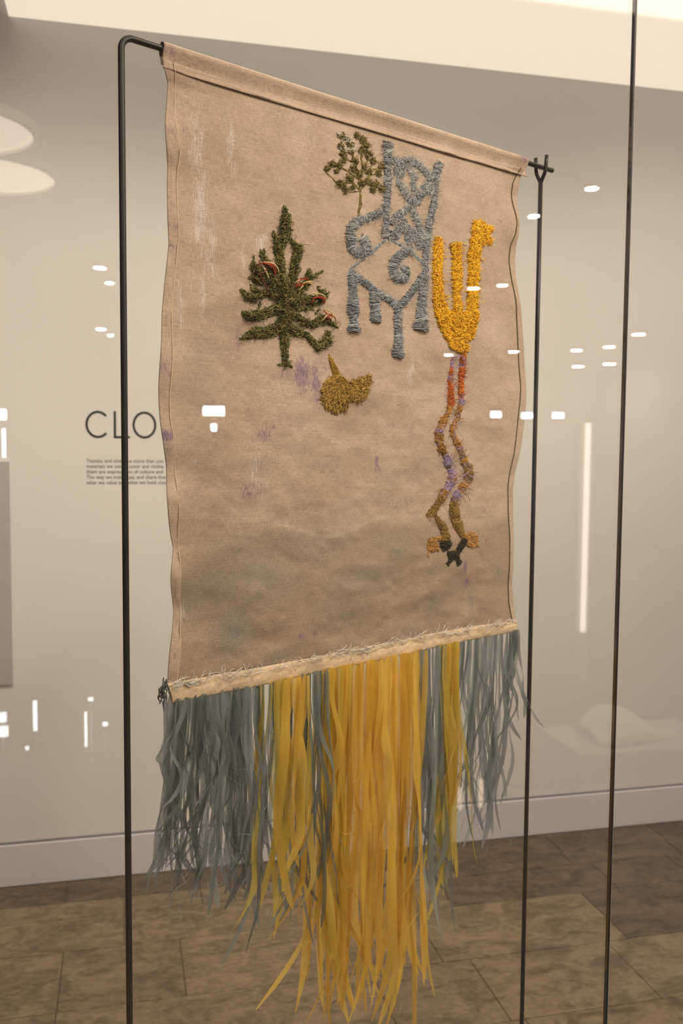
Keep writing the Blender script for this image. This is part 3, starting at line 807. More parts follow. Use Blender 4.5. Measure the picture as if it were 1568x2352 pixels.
for x0, y0, x1, y1, b, c in [(390, 720, 520, 850, -.15, RED), (400, 730, 525, 830, -.25, RED), (390, 715, 560, 825, -.18, CREAM), (410, 760, 465, 885, .12, CREAM), (340, 740, 420, 700, .1, WINE), (330, 760, 420, 720, -.1, WINE),
                             (350, 820, 400, 880, .1, WINE), (390, 870, 460, 1020, .05, WINE), (370, 700, 400, 790, .2, WINE), (405, 740, 520, 845, -.3, RED), (350, 830, 430, 760, .2, WINE),
                             (700, 930, 850, 900, -.25, RED), (705, 960, 760, 900, -.1, RED), (720, 940, 790, 910, .2, RED), (740, 985, 790, 930, -.1, CREAM), (700, 915, 760, 880, -.1, CREAM), (780, 915, 885, 915, -.15, CREAM), (790, 925, 880, 945, -.2, CREAM),
                             (720, 890, 840, 880, -.15, WINE), (730, 880, 850, 905, -.2, RED), (770, 930, 880, 930, -.2, (0.45, 0.22, 0.08)), (715, 955, 740, 920, .1, RED),
                             (865, 1110, 920, 1040, -.3, RED), (870, 1115, 930, 1050, -.4, RED), (900, 1040, 985, 1115, -.25, RED), (880, 1060, 975, 1110, -.3, RED), (855, 1020, 930, 1030, -.2, CREAM), (900, 1010, 990, 1090, -.2, CREAM), (880, 1000, 920, 1050, .1, CREAM), (905, 1020, 985, 1100, -.3, (0.5, 0.3, 0.1)),
                             (965, 1275, 1030, 1210, -.2, CREAM), (970, 1240, 1040, 1220, .1, RED), (980, 1170, 1020, 1240, .1, RED), (1000, 1200, 1095, 1280, -.1, RED), (990, 1160, 1060, 1230, -.1, CREAM), (1010, 1220, 1100, 1270, -.15, (0.5, 0.3, 0.1)), (975, 1250, 1050, 1270, -.2, RED), (1030, 1200, 1090, 1285, -.1, CREAM)]:
    arc(cc(x0, y0), cc(x1, y1), b, c)
T.build('red_and_cream_tuft', fir, 6)

OLIVE = [(0.18, 0.138, 0.034), (0.24, 0.18, 0.05), (0.13, 0.10, 0.026), (0.32, 0.25, 0.09)]
def burst(T, x, y, w, cols, n, r=0.00052, h=0.005):
    a = rng.uniform(0, 2 * math.pi, n); r0 = rng.uniform(0, 0.3, n) * w; l = rng.uniform(0.22, 0.55, n) * w
    k = 6; t = np.linspace(0, 1, k)[None]
    th = a[:, None] + rng.normal(0, 0.9, n)[:, None] * t
    a2 = rng.uniform(0, 2 * math.pi, n)
    u = x + (np.cos(a2) * r0)[:, None] + np.cumsum(np.cos(th), 1) * l[:, None] / k
    v = y + (np.sin(a2) * r0)[:, None] + np.cumsum(np.sin(th), 1) * l[:, None] / k
    hh = 0.0006 + h * rng.uniform(0.2, 1, n)[:, None] * np.sin(0.4 + t * 2.3)
    T.push(np.stack([u, v, hh], -1), r * rng.uniform(0.8, 1.25, n), pick(cols, n))
OAK_STEM = [[(368, 560, 16), (364, 690, 18), (352, 770, 24)], [(368, 590, 8), (376, 690, 9), (350, 765, 9)], [(368, 570, 18), (350, 430, 22), (320, 310, 22), (290, 180, 20), (230, 130, 14)], [(360, 520, 16), (390, 400, 18), (385, 280, 18), (395, 150, 16)],
            [(370, 560, 14), (430, 480, 18), (470, 400, 16), (535, 380, 14)], [(390, 420, 14), (440, 300, 16), (430, 190, 14)], [(370, 570, 12), (300, 500, 16), (210, 515, 14)], [(345, 470, 14), (250, 400, 14), (150, 355, 14), (90, 385, 10)],
            [(80, 410, 7), (180, 510, 8)], [(280, 580, 8), (365, 570, 10)], [(440, 520, 12), (540, 555, 12)], [(330, 340, 14), (240, 300, 14), (200, 200, 12)], [(470, 340, 8), (450, 430, 8), (540, 440, 8)]]
OAK_LEAF = [(225, 120, 55), (290, 180, 60), (345, 110, 45), (395, 145, 65), (430, 195, 55), (210, 200, 50), (225, 265, 60), (230, 315, 60), (95, 385, 45), (140, 352, 55), (195, 365, 55), (330, 320, 60), (440, 265, 65), (480, 320, 55), (545, 365, 60), (520, 425, 50),
            (310, 385, 65), (350, 430, 65), (275, 470, 65), (205, 515, 70), (245, 560, 60), (425, 490, 65), (490, 515, 65), (545, 555, 60), (375, 505, 55), (440, 410, 55), (400, 375, 55), (300, 240, 50), (385, 230, 50), (300, 540, 40), (465, 560, 50), (170, 410, 35)]
T = Threads()
for st in OAK_STEM:
    moss(T, c2(st), OLIVE, 0.8, (9, 18), 0.3, 0.6, 0.00055, 0.004)
for x, y, w in OAK_LEAF:
    burst(T, 720 + x / 3.5636, 280 + y / 3.5636, w / 3.5636 * 1.15, OLIVE, 46)
oak = T.build('leafy_tree_embroidery', banner); oak['label'] = 'small olive leafy tree with white threads in its crown'
T = Threads()
WHT = [(0.62, 0.56, 0.48), (0.75, 0.70, 0.62)]
for st in ([(185, 100, 30), (250, 140, 50), (300, 150, 40)], [(200, 210, 30), (260, 240, 40), (330, 230, 40)], [(280, 150, 40), (320, 200, 40)]):
    moss(T, c2(st), WHT, 0.5, (10, 22), 1.2, 2.0, 0.00038, 0.008)
T.build('white_loose_thread', oak)

BLUE = [(0.32, 0.345, 0.36), (0.40, 0.42, 0.43), (0.50, 0.515, 0.51), (0.25, 0.275, 0.295)]
BLUE2 = [(0.30, 0.34, 0.42), (0.25, 0.29, 0.38), (0.36, 0.39, 0.45)]
CHAIR = [[(600, 165, 80), (600, 250, 70), (595, 400, 58), (590, 550, 58), (580, 680, 60), (578, 800, 54), (575, 950, 54)], [(1030, 335, 65), (1000, 430, 62), (990, 560, 52), (970, 700, 48), (945, 830, 60), (920, 960, 66), (910, 1100, 55), (905, 1185, 45)],
         [(640, 310, 44), (700, 330, 50), (780, 310, 66), (850, 350, 60), (910, 400, 50), (960, 475, 66)], [(645, 345, 30), (720, 370, 36), (790, 390, 36)], [(650, 395, 60), (720, 445, 80)], [(670, 480, 40), (730, 570, 50), (790, 650, 62), (860, 665, 60)],
         [(850, 655, 50), (870, 600, 50), (940, 560, 60)], [(810, 420, 34), (805, 540, 36)], [(890, 510, 60), (960, 560, 66)], [(780, 410, 40), (840, 470, 40)], [(800, 545, 40), (860, 600, 40)],
         [(620, 840, 54), (690, 755, 60), (790, 700, 54), (840, 790, 54), (870, 880, 50), (890, 970, 60)], [(560, 738, 58), (480, 770, 62), (380, 810, 64), (310, 835, 80), (285, 920, 76), (300, 1030, 80), (350, 1080, 86), (420, 1065, 74), (425, 1000, 64), (380, 945, 90)],
         [(795, 1045, 62), (700, 1085, 74), (640, 1150, 74), (630, 1220, 70), (675, 1295, 76), (730, 1285, 66), (740, 1215, 62), (700, 1190, 40)], [(890, 1250, 74), (885, 1400, 68), (880, 1530, 70), (870, 1620, 105), (860, 1705, 118)]]
CHAIR2 = [[(310, 1225, 40), (420, 1320, 54), (520, 1400, 60), (620, 1460, 58), (685, 1525, 64)], [(925, 1195, 40), (850, 1310, 54), (770, 1420, 60), (695, 1515, 64)], [(320, 1250, 84), (320, 1400, 64), (320, 1540, 96), (325, 1630, 48), (327, 1710, 118)],
          [(495, 1400, 84), (500, 1500, 80), (502, 1640, 84)], [(685, 1540, 70), (680, 1700, 64), (675, 1830, 74), (670, 1925, 98)], [(590, 955, 20), (460, 1080, 18), (300, 1200, 16), (300, 1230, 24)], [(600, 960, 22), (750, 1040, 22), (890, 1155, 22)]]
T = Threads()
for i, st in enumerate(CHAIR + CHAIR2):
    cs = BLUE if i < len(CHAIR) else BLUE + BLUE2
    st = c2(st); satin(T, st, cs); hairs(T, st, [(0.66, 0.67, 0.67), (0.5, 0.53, 0.54)], 1.1 if i < len(CHAIR) else 0.5, (5, 15), 0.00022); moss(T, st, cs, 0.22, (6, 12), 1.2, 1.0, 0.0004, 0.0085)
for st in ([(640, 890, 100), (660, 960, 70)], [(760, 850, 60), (760, 1000, 60)], [(830, 930, 100), (880, 1030, 90)], [(740, 800, 50), (680, 900, 80)], [(800, 880, 60), (830, 940, 70)]):
    st = c2(st); moss(T, st, BLUE, 0.6, (7, 14), 1.5, 1.0, 0.00045, 0.006); hairs(T, st, [(0.55, 0.57, 0.58)], 0.8, (6, 14))
chair = T.build('chair_embroidery', banner); chair['label'] = 'grey-blue padded outline of a scrolled armchair'

YEL = [(0.80, 0.42, 0.010), (0.86, 0.50, 0.014), (0.72, 0.34, 0.008), (0.90, 0.56, 0.03)]
HANDS = [[(1010, 955, 50), (1015, 1060, 80), (1005, 1200, 70), (1005, 1350, 75), (1015, 1500, 100), (1060, 1590, 120)], [(1150, 1000, 90), (1160, 1100, 68), (1165, 1250, 90), (1160, 1400, 50), (1165, 1540, 70)],
         [(1330, 820, 80), (1320, 960, 100), (1300, 1060, 110), (1300, 1250, 90), (1290, 1400, 85), (1275, 1560, 95)], [(1320, 850, 110), (1380, 900, 120), (1455, 875, 30)], [(1340, 930, 90), (1440, 985, 60)]]
BODY = [(985, 1540), (1080, 1560), (1160, 1530), (1250, 1570), (1325, 1550), (1305, 1680), (1270, 1770), (1225, 1815), (1240, 1870), (1210, 1905), (1150, 1885), (1085, 1850), (1070, 1800), (1035, 1740), (990, 1640)]
BODY = [(720 + x / 3.5636, 280 + y / 3.5636) for x, y in BODY]
T = Threads()
for st in HANDS:
    st = c2(st); moss(T, st, YEL, 0.95, (8, 16), 0.8, 0.8, 0.00062, 0.0055); hairs(T, st, YEL, 0.55, (7, 15), 0.0005, 0.005)
poly_fill(T, BODY, YEL, 1500, 1.2, 1.4, (9, 17), 1.0, 0.00062)
yb = T.build('yellow_bird_embroidery', banner); yb['label'] = 'bright yellow three pronged body of the long legged bird'

OR, LAV, OCH, BRO = (0.56, 0.13, 0.015), (0.40, 0.29, 0.48), (0.52, 0.26, 0.045), (0.28, 0.165, 0.028)
TAN, BLK = (0.52, 0.28, 0.08), (0.022, 0.020, 0.010)
LLEG = [(470, 170, 22), (475, 280, 30), (463, 380, 44), (475, 470, 46), (480, 600, 60), (450, 700, 54), (400, 780, 66), (360, 880, 80), (350, 960, 80), (370, 1040, 66), (430, 1130, 60), (470, 1230, 66), (510, 1320, 66), (480, 1400, 76), (420, 1470, 76), (380, 1560, 56), (310, 1650, 66), (250, 1700, 36)]
LLEG2 = [(310, 1660, 44), (350, 1740, 58), (410, 1820, 64), (410, 1910, 66)]
RLEG = [(575, 115, 52), (575, 250, 54), (575, 400, 54), (570, 500, 52), (575, 600, 58), (545, 700, 48), (510, 800, 48), (480, 880, 56), (510, 960, 52), (560, 1040, 56), (590, 1110, 54), (610, 1180, 58), (650, 1250, 78), (650, 1350, 86), (600, 1410, 64), (540, 1500, 66), (500, 1600, 88), (520, 1700, 90), (550, 1800, 84), (580, 1885, 66)]
T = Threads()
def leg(st, spans):
    st = np.array(st, float); P, L = resample(st, 4)
    for y0, y1, cols in spans:
        idx = np.where((P[:, 1] >= y0 - 5) & (P[:, 1] <= y1 + 5))[0]
        k = 0
        while k < len(idx) - 3:
            m_ = int(rng.integers(8, 17)); q = P[idx[k:k + m_ + 2]].copy(); k += m_
            if len(q) < 3: continue
            c_ = cols[rng.integers(0, len(cols))]; sc_ = rng.uniform(0.75, 1.2)
            q = [(a, b, w * sc_) for a, b, w in c3(q)]
            if rng.random() < 0.6: satin(T, q, [c_], 1.3, 0.9, 0.0005, 0.42)
            moss(T, q, [c_, c_, cols[rng.integers(0, len(cols))]], 0.8, (6, 14), 0.45, 0.9, 0.00056, 0.006); hairs(T, q, [c_], 0.30, (6, 13), 0.00042)
SP1 = [(0, 630, [OR, OR, LAV, (0.62, 0.20, 0.03)]), (620, 1040, [OCH, OCH, LAV, (0.36, 0.17, 0.03)]), (1040, 1560, [BRO, LAV, OCH, LAV]), (1540, 2000, [BRO, (0.32, 0.19, 0.03), (0.40, 0.25, 0.05)])]
leg(LLEG, SP1); leg(RLEG, SP1); leg(LLEG2, [(1600, 2000, SP1[3][2])])
for st in ([(440, 1920, 50), (340, 1915, 50), (270, 1950, 60)], [(265, 1930, 45), (262, 2030, 45)], [(280, 2020, 60), (350, 2020, 55)], [(300, 1970, 60), (330, 2000, 60)], [(250, 2040, 20), (250, 2090, 20)],
           [(580, 1890, 55), (650, 1905, 60), (710, 1880, 70)], [(715, 1880, 50), (720, 1990, 60)], [(640, 1960, 60), (700, 1990, 60)]):
    moss(T, c3(st), [TAN, OCH, (0.58, 0.35, 0.12)], 0.8, (6, 13), 0.9, 1.0, 0.0005, 0.005)
for st in ([(370, 1975, 60), (450, 1965, 70)], [(390, 2030, 40), (440, 1990, 50)], [(610, 1920, 70), (560, 2000, 60), (520, 2070, 60), (440, 2060, 50)], [(470, 2060, 90), (500, 2110, 100)], [(480, 2090, 50), (430, 2170, 34)], [(510, 2100, 60), (545, 2140, 50), (530, 2180, 24)]):
    moss(T, c3(st), [BLK, (0.03, 0.035, 0.012), (0.05, 0.035, 0.012)], 0.9, (6, 12), 1.0, 0.8, 0.00055, 0.006)
for st in ([(460, 2060, 30), (480, 2080, 30)], [(545, 2000, 14), (540, 2050, 12)], [(510, 2020, 12), (500, 2060, 12)]):
    moss(T, c3(st), [(0.62, 0.36, 0.03)], 0.8, (6, 10), 0.6)
c3p = lambda x, y: (920 + x / 4.2, 780 + y / 4.2)
for x0, y0, x1, y1, b, c in [(470, 375, 550, 390, .12, OR), (470, 480, 560, 420, -.2, OR), (460, 170, 560, 155, .05, LAV), (450, 1415, 640, 1270, 0, LAV), (430, 1110, 590, 1300, .05, LAV), (500, 1050, 490, 1130, .1, OCH), (490, 1160, 590, 1190, .05, BRO), (560, 1090, 480, 1150, .1, BRO), (585, 1200, 570, 1300, -.1, BRO), (500, 690, 560, 650, .1, OCH), (490, 760, 500, 960, .1, LAV), (555, 160, 575, 240, .1, LAV), (600, 800, 540, 790, .1, OCH), (650, 1560, 590, 1480, .1, BRO), (690, 1460, 610, 1440, .1, BRO), (240, 1720, 320, 1660, 0, BRO)]:
    arc(c3p(x0, y0), c3p(x1, y1), b, c, 0.0006, 0.004)
lg = T.build('bird_leg_embroidery', banner); lg['label'] = 'pair of long knotted legs in orange, lavender and ochre thread'

GOLD = [(0.36, 0.21, 0.028), (0.44, 0.27, 0.045), (0.28, 0.16, 0.02), (0.52, 0.34, 0.08)]
T = Threads()
nk = c1([(1060, 1590, 16), (1075, 1640, 46), (1100, 1720, 66), (1115, 1800, 90)])
moss(T, nk, GOLD, 0.9, (8, 16), 0.25, 0.4, 0.0005, 0.004)
B1 = [(1000, 1835), (1090, 1780), (1160, 1790), (1212, 1850), (1235, 1960), (1205, 2060), (1190, 2120), (1080, 2142), (1000, 2100), (945, 2010), (955, 1930)]
B2 = [(1205, 1850), (1280, 1822), (1370, 1802), (1412, 1770), (1432, 1840), (1400, 1880), (1370, 1990), (1310, 2040), (1225, 2020)]
B1 = [cc(*p) for p in B1]; B2 = [cc(*p) for p in B2]
cen = cc(1140, 1830)
poly_fill(T, B1, GOLD, 1100, lambda P: np.arctan2(P[:, 1] - cen[1], P[:, 0] - cen[0]) * 0.55 + 0.7, 0.35, (9, 18), 0.5, 0.00055, (0.001, 0.005))
poly_fill(T, B2, GOLD, 620, -0.5, 0.55, (8, 15), 0.6, 0.00055, (0.001, 0.005))
for pl_ in (B1, B2):
    hairs(T, [(x, y, 4) for x, y in pl_], GOLD, 0.35, (4, 8), 0.0004, 0.003)
gb = T.build('gold_bird_embroidery', banner); gb['label'] = 'small old gold bird in flat stitches'

# loose white stitching along the hem
T = Threads()
class HemT(Threads): pass
Pl = []
n = 230
xs = rng.uniform(386, 1180, n); k9 = np.linspace(0, 1, 9)
for x in xs:
    L = rng.uniform(14, 46); a = rng.normal(0, 0.35); c = rng.normal(0, 1.1)
    th = a + c * k9
    uu = x + np.cumsum(np.cos(th)) * L / 9 * rng.choice([-1, 1]); yy = np.cumsum(np.sin(th)) * L / 9
    s, z = hem_pt(np.clip(uu, 384, 1183), 0.02 + 0 * uu)
    Pl.append(pt(s, z - (yy - yy.mean() * 0.6) * 0.00062 + rng.uniform(-0.004, 0.005), 0.006 + 0.004 * np.sin(k9 * 3) * rng.random() + 0 * s))
V, Q = tubes(np.array(Pl), rng.uniform(0.00028, 0.00055, n), 4)
mesh_obj('loose_hem_stitching', V, Q, M['thread'], banner, color=np.repeat(pick([(0.72, 0.68, 0.66), (0.60, 0.58, 0.58), (0.74, 0.66, 0.54)], n), 36, 0), kind='stuff')
# knotted tie at the left corner
Pl = []
for q in range(14):
    a0 = rng.normal(0, 0.5); ln = rng.uniform(0.012, 0.028); sg = -1 if q < 6 else 1
    s, z = hem_pt(np.array(417.), 0.15)
    k8 = np.linspace(0, 1, 9)
    Pl.append(pt(s + sg * ln * k8 * math.cos(a0), z + ln * k8 * math.sin(a0) * 0.7 + 0.002, 0.008 + 0.006 * np.sin(k8 * 2.5)))
V, Q = tubes(np.array(Pl), 0.0006, 5)
mesh_obj('corner_tie', V, Q, M['thread'], banner, color=np.repeat(pick([(0.50, 0.50, 0.50), (0.60, 0.56, 0.50)], 14), 45, 0))
Pl = []
for q in range(16):
    k8 = np.linspace(0, 1, 9)
    s, z = plane_sz(np.array(381.), np.array(1560. + 14 * rng.random()))
    wk = np.cumsum(rng.normal(0, 1, (9, 2)), 0)
    Pl.append(pt(s + 0.0013 * wk[:, 0] - 0.004 * np.sin(k8 * 3.1), z - (0.010 + 0.022 * rng.random()) * k8 + 0.0012 * wk[:, 1], rng.uniform(-0.006, 0.006) + 0.003 * np.sin(k8 * 5)))
V, Q = tubes(np.array(Pl), 0.0009, 5)
mesh_obj('ribbon_knot', V, Q, M['thread'], banner, color=np.repeat(pick([(0.12, 0.14, 0.135), (0.20, 0.23, 0.22)], 16), 45, 0))

# ------------------------------------------------------------------ ribbon fringe: every ribbon its own part
n_rib = 0
def ribbon(x, vend, cname, w=0.0065, drift=0.0, layer=0.0, wav=0.006, seg=22, tw=1.1, r=rng):
    """x photo column on the hem where the ribbon hangs, vend photo row of its tip"""
    global n_rib
    s0_, z0_ = hem_pt(np.array(float(x)), 0.80)
    _, ze = plane_sz(np.array(float(x)), np.array(float(vend)))
    L = float(z0_ - ze)
    t = np.linspace(0, 1, seg)
    ph = r.uniform(0, 6.28, 8)
    env = np.clip(t * 2.2, 0, 1) ** 1.2
    def wob(k):
        f = r.uniform(0.8, 1.3, 3) * np.array([4.5, 9.5, 16.0]); a = np.array([1.0, 0.45, 0.16]) * r.uniform(0.6, 1.2, 3)
        return sum(a[q] * (np.sin(f[q] * t + ph[k + q]) - math.sin(ph[k + q])) for q in range(3))
    tip = np.clip((t - 0.78) / 0.22, 0, 1) ** 1.6 * r.normal(0, 0.026)
    s = s0_ + drift * t ** 1.4 + wav * env * wob(0) + tip
    h = layer + wav * 1.2 * env * wob(3)
    z = z0_ - L * (t + 0.008 * np.sin(9 * t + ph[6]) * env)
    C = pt(s, z, h)
    th = r.normal(0, 0.45) + tw * env * np.sin(r.uniform(3, 9) * t + ph[1])
    wd = w * np.interp(t, [0, .06, .82, .95, 1], [0.6, 1, 1.0, 0.8, 0.22]) * (1 + 0.15 * np.sin(7 * t + ph[2]))
    W = np.cos(th)[:, None] * S + np.sin(th)[:, None] * NB
    Nn = -np.sin(th)[:, None] * S + np.cos(th)[:, None] * NB
    f = r.uniform(-0.28, 0.28)
    V = np.stack([C - W * wd[:, None] / 2, C + Nn * (wd * f)[:, None], C + W * wd[:, None] / 2], 1)
    mesh_obj('ribbon', V.reshape(-1, 3), grid_q(seg, 3), M[cname], banner)
    n_rib += 1

def hang(n, x0, x1, v0, v1, cname, layer, drift=(0, 0), **kw):
    for x in np.linspace(x0, x1, n) + rng.uniform(-0.5, 0.5, n) * (x1 - x0) / max(n, 1):
        x = float(np.clip(x, 388, 1183)); f = (x - x0) / max(x1 - x0, 1)
        d = drift[0] * (1 - f) + drift[1] * f + rng.normal(0, 0.005)
        ribbon(x, rng.uniform(v0, v1), cname, w=float(rng.uniform(0.0050, 0.0115) if cname == 'blue' else rng.uniform(0.008, 0.0155)), drift=d, layer=layer + rng.uniform(-0.006, 0.006), **kw)
# back layer, then middle, then front
hang(30, 392, 600, 1960, 2110, 'blue', -0.014, (-0.012, 0.0))
hang(24, 392, 560, 1850, 2050, 'blue', 0.000, (-0.024, -0.006), wav=0.008)
hang(12, 392, 470, 1800, 2040, 'blue', 0.012, (-0.030, -0.012), wav=0.009)
hang(22, 540, 700, 1980, 2180, 'blue', -0.008, (0.0, 0.006), wav=0.007)
hang(4, 610, 735, 2000, 2240, 'olive', -0.004, (-0.004, 0.004))
hang(8, 585, 735, 1960, 2220, 'blue', 0.002, (-0.004, 0.006), wav=0.009)
hang(10, 634, 690, 1900, 2140, 'gold', 0.012, (-0.016, 0.010), wav=0.008)
hang(5, 612, 640, 1960, 2200, 'olive', 0.010, (-0.01, 0), wav=0.007)
hang(11, 686, 745, 1980, 2200, 'blue', 0.008, (0.002, 0.012), wav=0.008)
hang(34, 735, 965, 2200, 2350, 'gold', -0.010, (-0.014, 0.002), wav=0.005)
hang(30, 740, 962, 2150, 2380, 'gold', 0.004, (-0.018, -0.002), wav=0.006)
hang(16, 745, 955, 1900, 2300, 'gold', 0.014, (-0.014, 0.0), wav=0.008)
hang(8, 736, 800, 2000, 2260, 'olive', 0.010, (-0.006, -0.002), wav=0.006)
hang(14, 960, 1060, 1960, 2160, 'blue', -0.008, (-0.004, -0.006), wav=0.007)
hang(7, 962, 1008, 1900, 2150, 'blue', 0.010, (-0.006, -0.004), wav=0.007)
hang(9, 1006, 1048, 1960, 2110, 'olive', 0.004, (-0.008, -0.008), wav=0.006)
hang(4, 1010, 1040, 1850, 2000, 'gold', 0.010, (-0.006, -0.004), wav=0.006)
hang(22, 1050, 1182, 1780, 1960, 'blue', -0.008, (-0.010, -0.020), wav=0.007)
hang(16, 1060, 1182, 1650, 1860, 'blue', 0.008, (-0.004, -0.014), wav=0.008)
hang(4, 1176, 1182, 1640, 1700, 'blue', 0.004, (0.030, 0.052), wav=0.006)
ribbon(390, 1755, 'blue', 0.004, -0.045, 0.012, 0.004)

ribbon(672, 2010, 'gold', 0.009, -0.062, 0.024, 0.006)
ribbon(700, 2120, 'blue', 0.008, 0.030, 0.022, 0.007)
ribbon(1038, 1995, 'olive', 0.008, 0.040, 0.010, 0.005)
ribbon(470, 2050, 'blue', 0.008, -0.055, 0.020, 0.008)
ribbon(600, 2180, 'blue', 0.008, -0.030, 0.018, 0.007)
ribbon(930, 2300, 'gold', 0.006, 0.050, 0.020, 0.006)
ribbon(780, 2350, 'gold', 0.007, -0.045, 0.018, 0.006)
# fine frayed fibres between the ribbons
Pl, Cl = [], []
for (x0, x1, v0, v1, n, c) in ((392, 640, 1650, 2080, 90, (0.26, 0.30, 0.29)), (690, 960, 1700, 2300, 70, (0.60, 0.40, 0.07)), (960, 1180, 1560, 1950, 80, (0.26, 0.30, 0.29))):
    for _ in range(n):
        x = rng.uniform(x0, x1); v = rng.uniform(v0, v1); s, z = plane_sz(np.array(x), np.array(v))
        L = rng.uniform(0.012, 0.05); a = rng.normal(-1.57, 0.7); cv = rng.normal(0, 1.2); kk = np.linspace(0, 1, 8)
        th = a + cv * kk
        Pl.append(pt(s + np.cumsum(np.cos(th)) * L / 8, z + np.cumsum(np.sin(th)) * L / 8, rng.uniform(-0.015, 0.026) + 0.01 * kk * rng.normal()))
        Cl.append(c)
V, Q = tubes(np.array(Pl), rng.uniform(0.00016, 0.00036, len(Pl)), 4)
Cl = np.array(Cl) * rng.uniform(0.8, 1.5, (len(Cl), 1))
mesh_obj('frayed_fibre', V, Q, M['thread'], banner, color=np.repeat(np.clip(Cl, 0, 1), 32, 0), kind='stuff')

# ------------------------------------------------------------------ lettering and panel on the back wall
WN = np.array([0, 1., 0])
def wall_pt(u, v): return on_plane(np.array(float(u)), np.array(float(v)), np.array([0, WALL_Y, 0.]), WN)
def stroke_letter(name, pts, w, parent, closed=False):
    """flat letter stroke in the wall plane from its centre line (x, z)"""
    P = np.array(pts, float); n = len(P)
    T_ = np.roll(P, -1, 0) - np.roll(P, 1, 0)
    if not closed: T_[0] = P[1] - P[0]; T_[-1] = P[-1] - P[-2]
    T_ = norm(T_); N_ = np.stack([-T_[:, 1], T_[:, 0]], -1)
    a, b = P + N_ * w / 2, P - N_ * w / 2
    y = WALL_Y - 0.0006
    V = np.stack([np.stack([a[:, 0], 0 * a[:, 0] + y, a[:, 1]], -1), np.stack([b[:, 0], 0 * a[:, 0] + y, b[:, 1]], -1)], 1)
    V = np.concatenate([V, V[:, ::-1] + np.array([0, 0.0005, 0])], 1)
    i = np.arange(n * 4).reshape(n, 4)
    if closed: i = np.concatenate([i, i[:1]], 0)
    Q = np.stack([i[:-1], i[1:], np.roll(i[1:], -1, 1), np.roll(i[:-1], -1, 1)], -1).reshape(-1, 4)
    return mesh_obj(name, V.reshape(-1, 3), Q, M['print'], parent, smooth=False)
tl, bl = wall_pt(196, 943), wall_pt(196, 1006)
H1, H0 = tl[2], bl[2]; capH = H1 - H0
heading = empty('wall_heading', (tl[0], WALL_Y - 0.0006, H0))
tag(heading, 'large thin dark capital letters CLO on the pale wall', 'lettering')
wst = capH * 0.085
xc = lambda u: float(wall_pt(u, 975)[0])
cz = (H0 + H1) / 2; rz = capH / 2 - wst / 2
cx0, cx1 = xc(196), xc(247)
rx = (cx1 - cx0) * 0.56 - wst / 2; cxm = cx0 + rx + wst / 2
stroke_letter('letter', [(cxm + rx * math.cos(a), cz + rz * math.sin(a)) for a in np.linspace(math.radians(42), math.radians(318), 40)], wst, heading)
lx = xc(261); lx1 = xc(298)
stroke_letter('letter', [(lx + wst / 2, H1), (lx + wst / 2, H0 + 0.0001), ], wst, heading)
box('letter_foot', (lx, lx1, WALL_Y - 0.0006, WALL_Y - 0.0001, H0, H0 + wst), M['print'], heading)
ox0, ox1 = xc(304), xc(359); rxo = (ox1 - ox0) / 2 - wst / 2; oxm = (ox0 + ox1) / 2
stroke_letter('letter', [(oxm + rxo * math.cos(a), cz + rz * math.sin(a)) for a in np.linspace(0, 2 * math.pi, 48, endpoint=False)], wst, heading, True)

p0 = wall_pt(198, 1061)
para = empty('wall_paragraph', (p0[0], WALL_Y - 0.0006, wall_pt(198, 1110)[2]))
tag(para, 'small five line dark paragraph printed on the wall under the heading', 'lettering')
lines = ['Textiles and cloth are more than just', 'materials we use to cover and clothe', 'them are expressions of culture and', 'The way we make, use, and share them', 'what we value and what we hold close']
ends = [375, 374, 374, 386, 386]
for i, tx in enumerate(lines):
    v = 1059 + i * 12.5
    a = wall_pt(198, v); xe = float(wall_pt(ends[i], v)[0])
    cu = bpy.data.curves.new('text', 'FONT'); cu.body = tx; cu.size = 0.0185; cu.resolution_u = 2; cu.offset = 0.0
    to = bpy.data.objects.new('text', cu); col.objects.link(to)
    dg = bpy.context.evaluated_depsgraph_get(); dg.update()
    me = bpy.data.meshes.new_from_object(to.evaluated_get(dg))
    bpy.data.objects.remove(to)
    vs = np.empty(len(me.vertices) * 3, np.float32); me.vertices.foreach_get('co', vs); vs = vs.reshape(-1, 3)
    k = (xe - a[0]) / (vs[:, 0].max() - vs[:, 0].min())
    W3 = np.stack([a[0] + vs[:, 0] * k, np.full(len(vs), WALL_Y - 0.0006), a[2] - 0.005 + vs[:, 1] * 1.02], -1) - origin(para)
    me.vertices.foreach_set('co', W3.astype(np.float32).ravel()); me.update()
    add('text_line', me, M['print'], para)

# grey notice panel at the left edge of view
pt1, pb1 = wall_pt(20, 1060), wall_pt(31, 1571)
px = float((pt1[0] + pb1[0]) / 2)
pn = box('notice_panel', (px - 0.62, px, WALL_Y - 0.010, WALL_Y, pb1[2], pt1[2]), M['panel'], bev=0.001)
tag(pn, 'flat grey notice panel on the wall at the left edge', 'panel')
z1b = wall_pt(5, 1440)[2]; z2b = wall_pt(5, 1540)[2]
for q in range(8):
    zq = z1b + (z2b - z1b) * q / 7
    box('print_line', (px - 0.20 - 0.02 * (q % 2), px - 0.042 - 0.004 * (q % 3), WALL_Y - 0.0105, WALL_Y - 0.0100, zq - 0.002, zq + 0.002), M['print'], pn)

# ------------------------------------------------------------------ gallery fittings on the viewer's side (seen mirrored in the glass)
def mirrored(u, v, dist=None, z=None, y=None):
    """real place of a thing whose mirror image in the glass shows at this point of the photograph"""
    d = ray(float(u), float(v))
    if z is not None: t = (z - EYE[2]) / d[2]
    elif y is not None: t = (2 * GLASS_Y - y) / d[1]
    else: t = dist
    p = EYE + d * t
    p[1] = 2 * GLASS_Y - p[1]
    return p

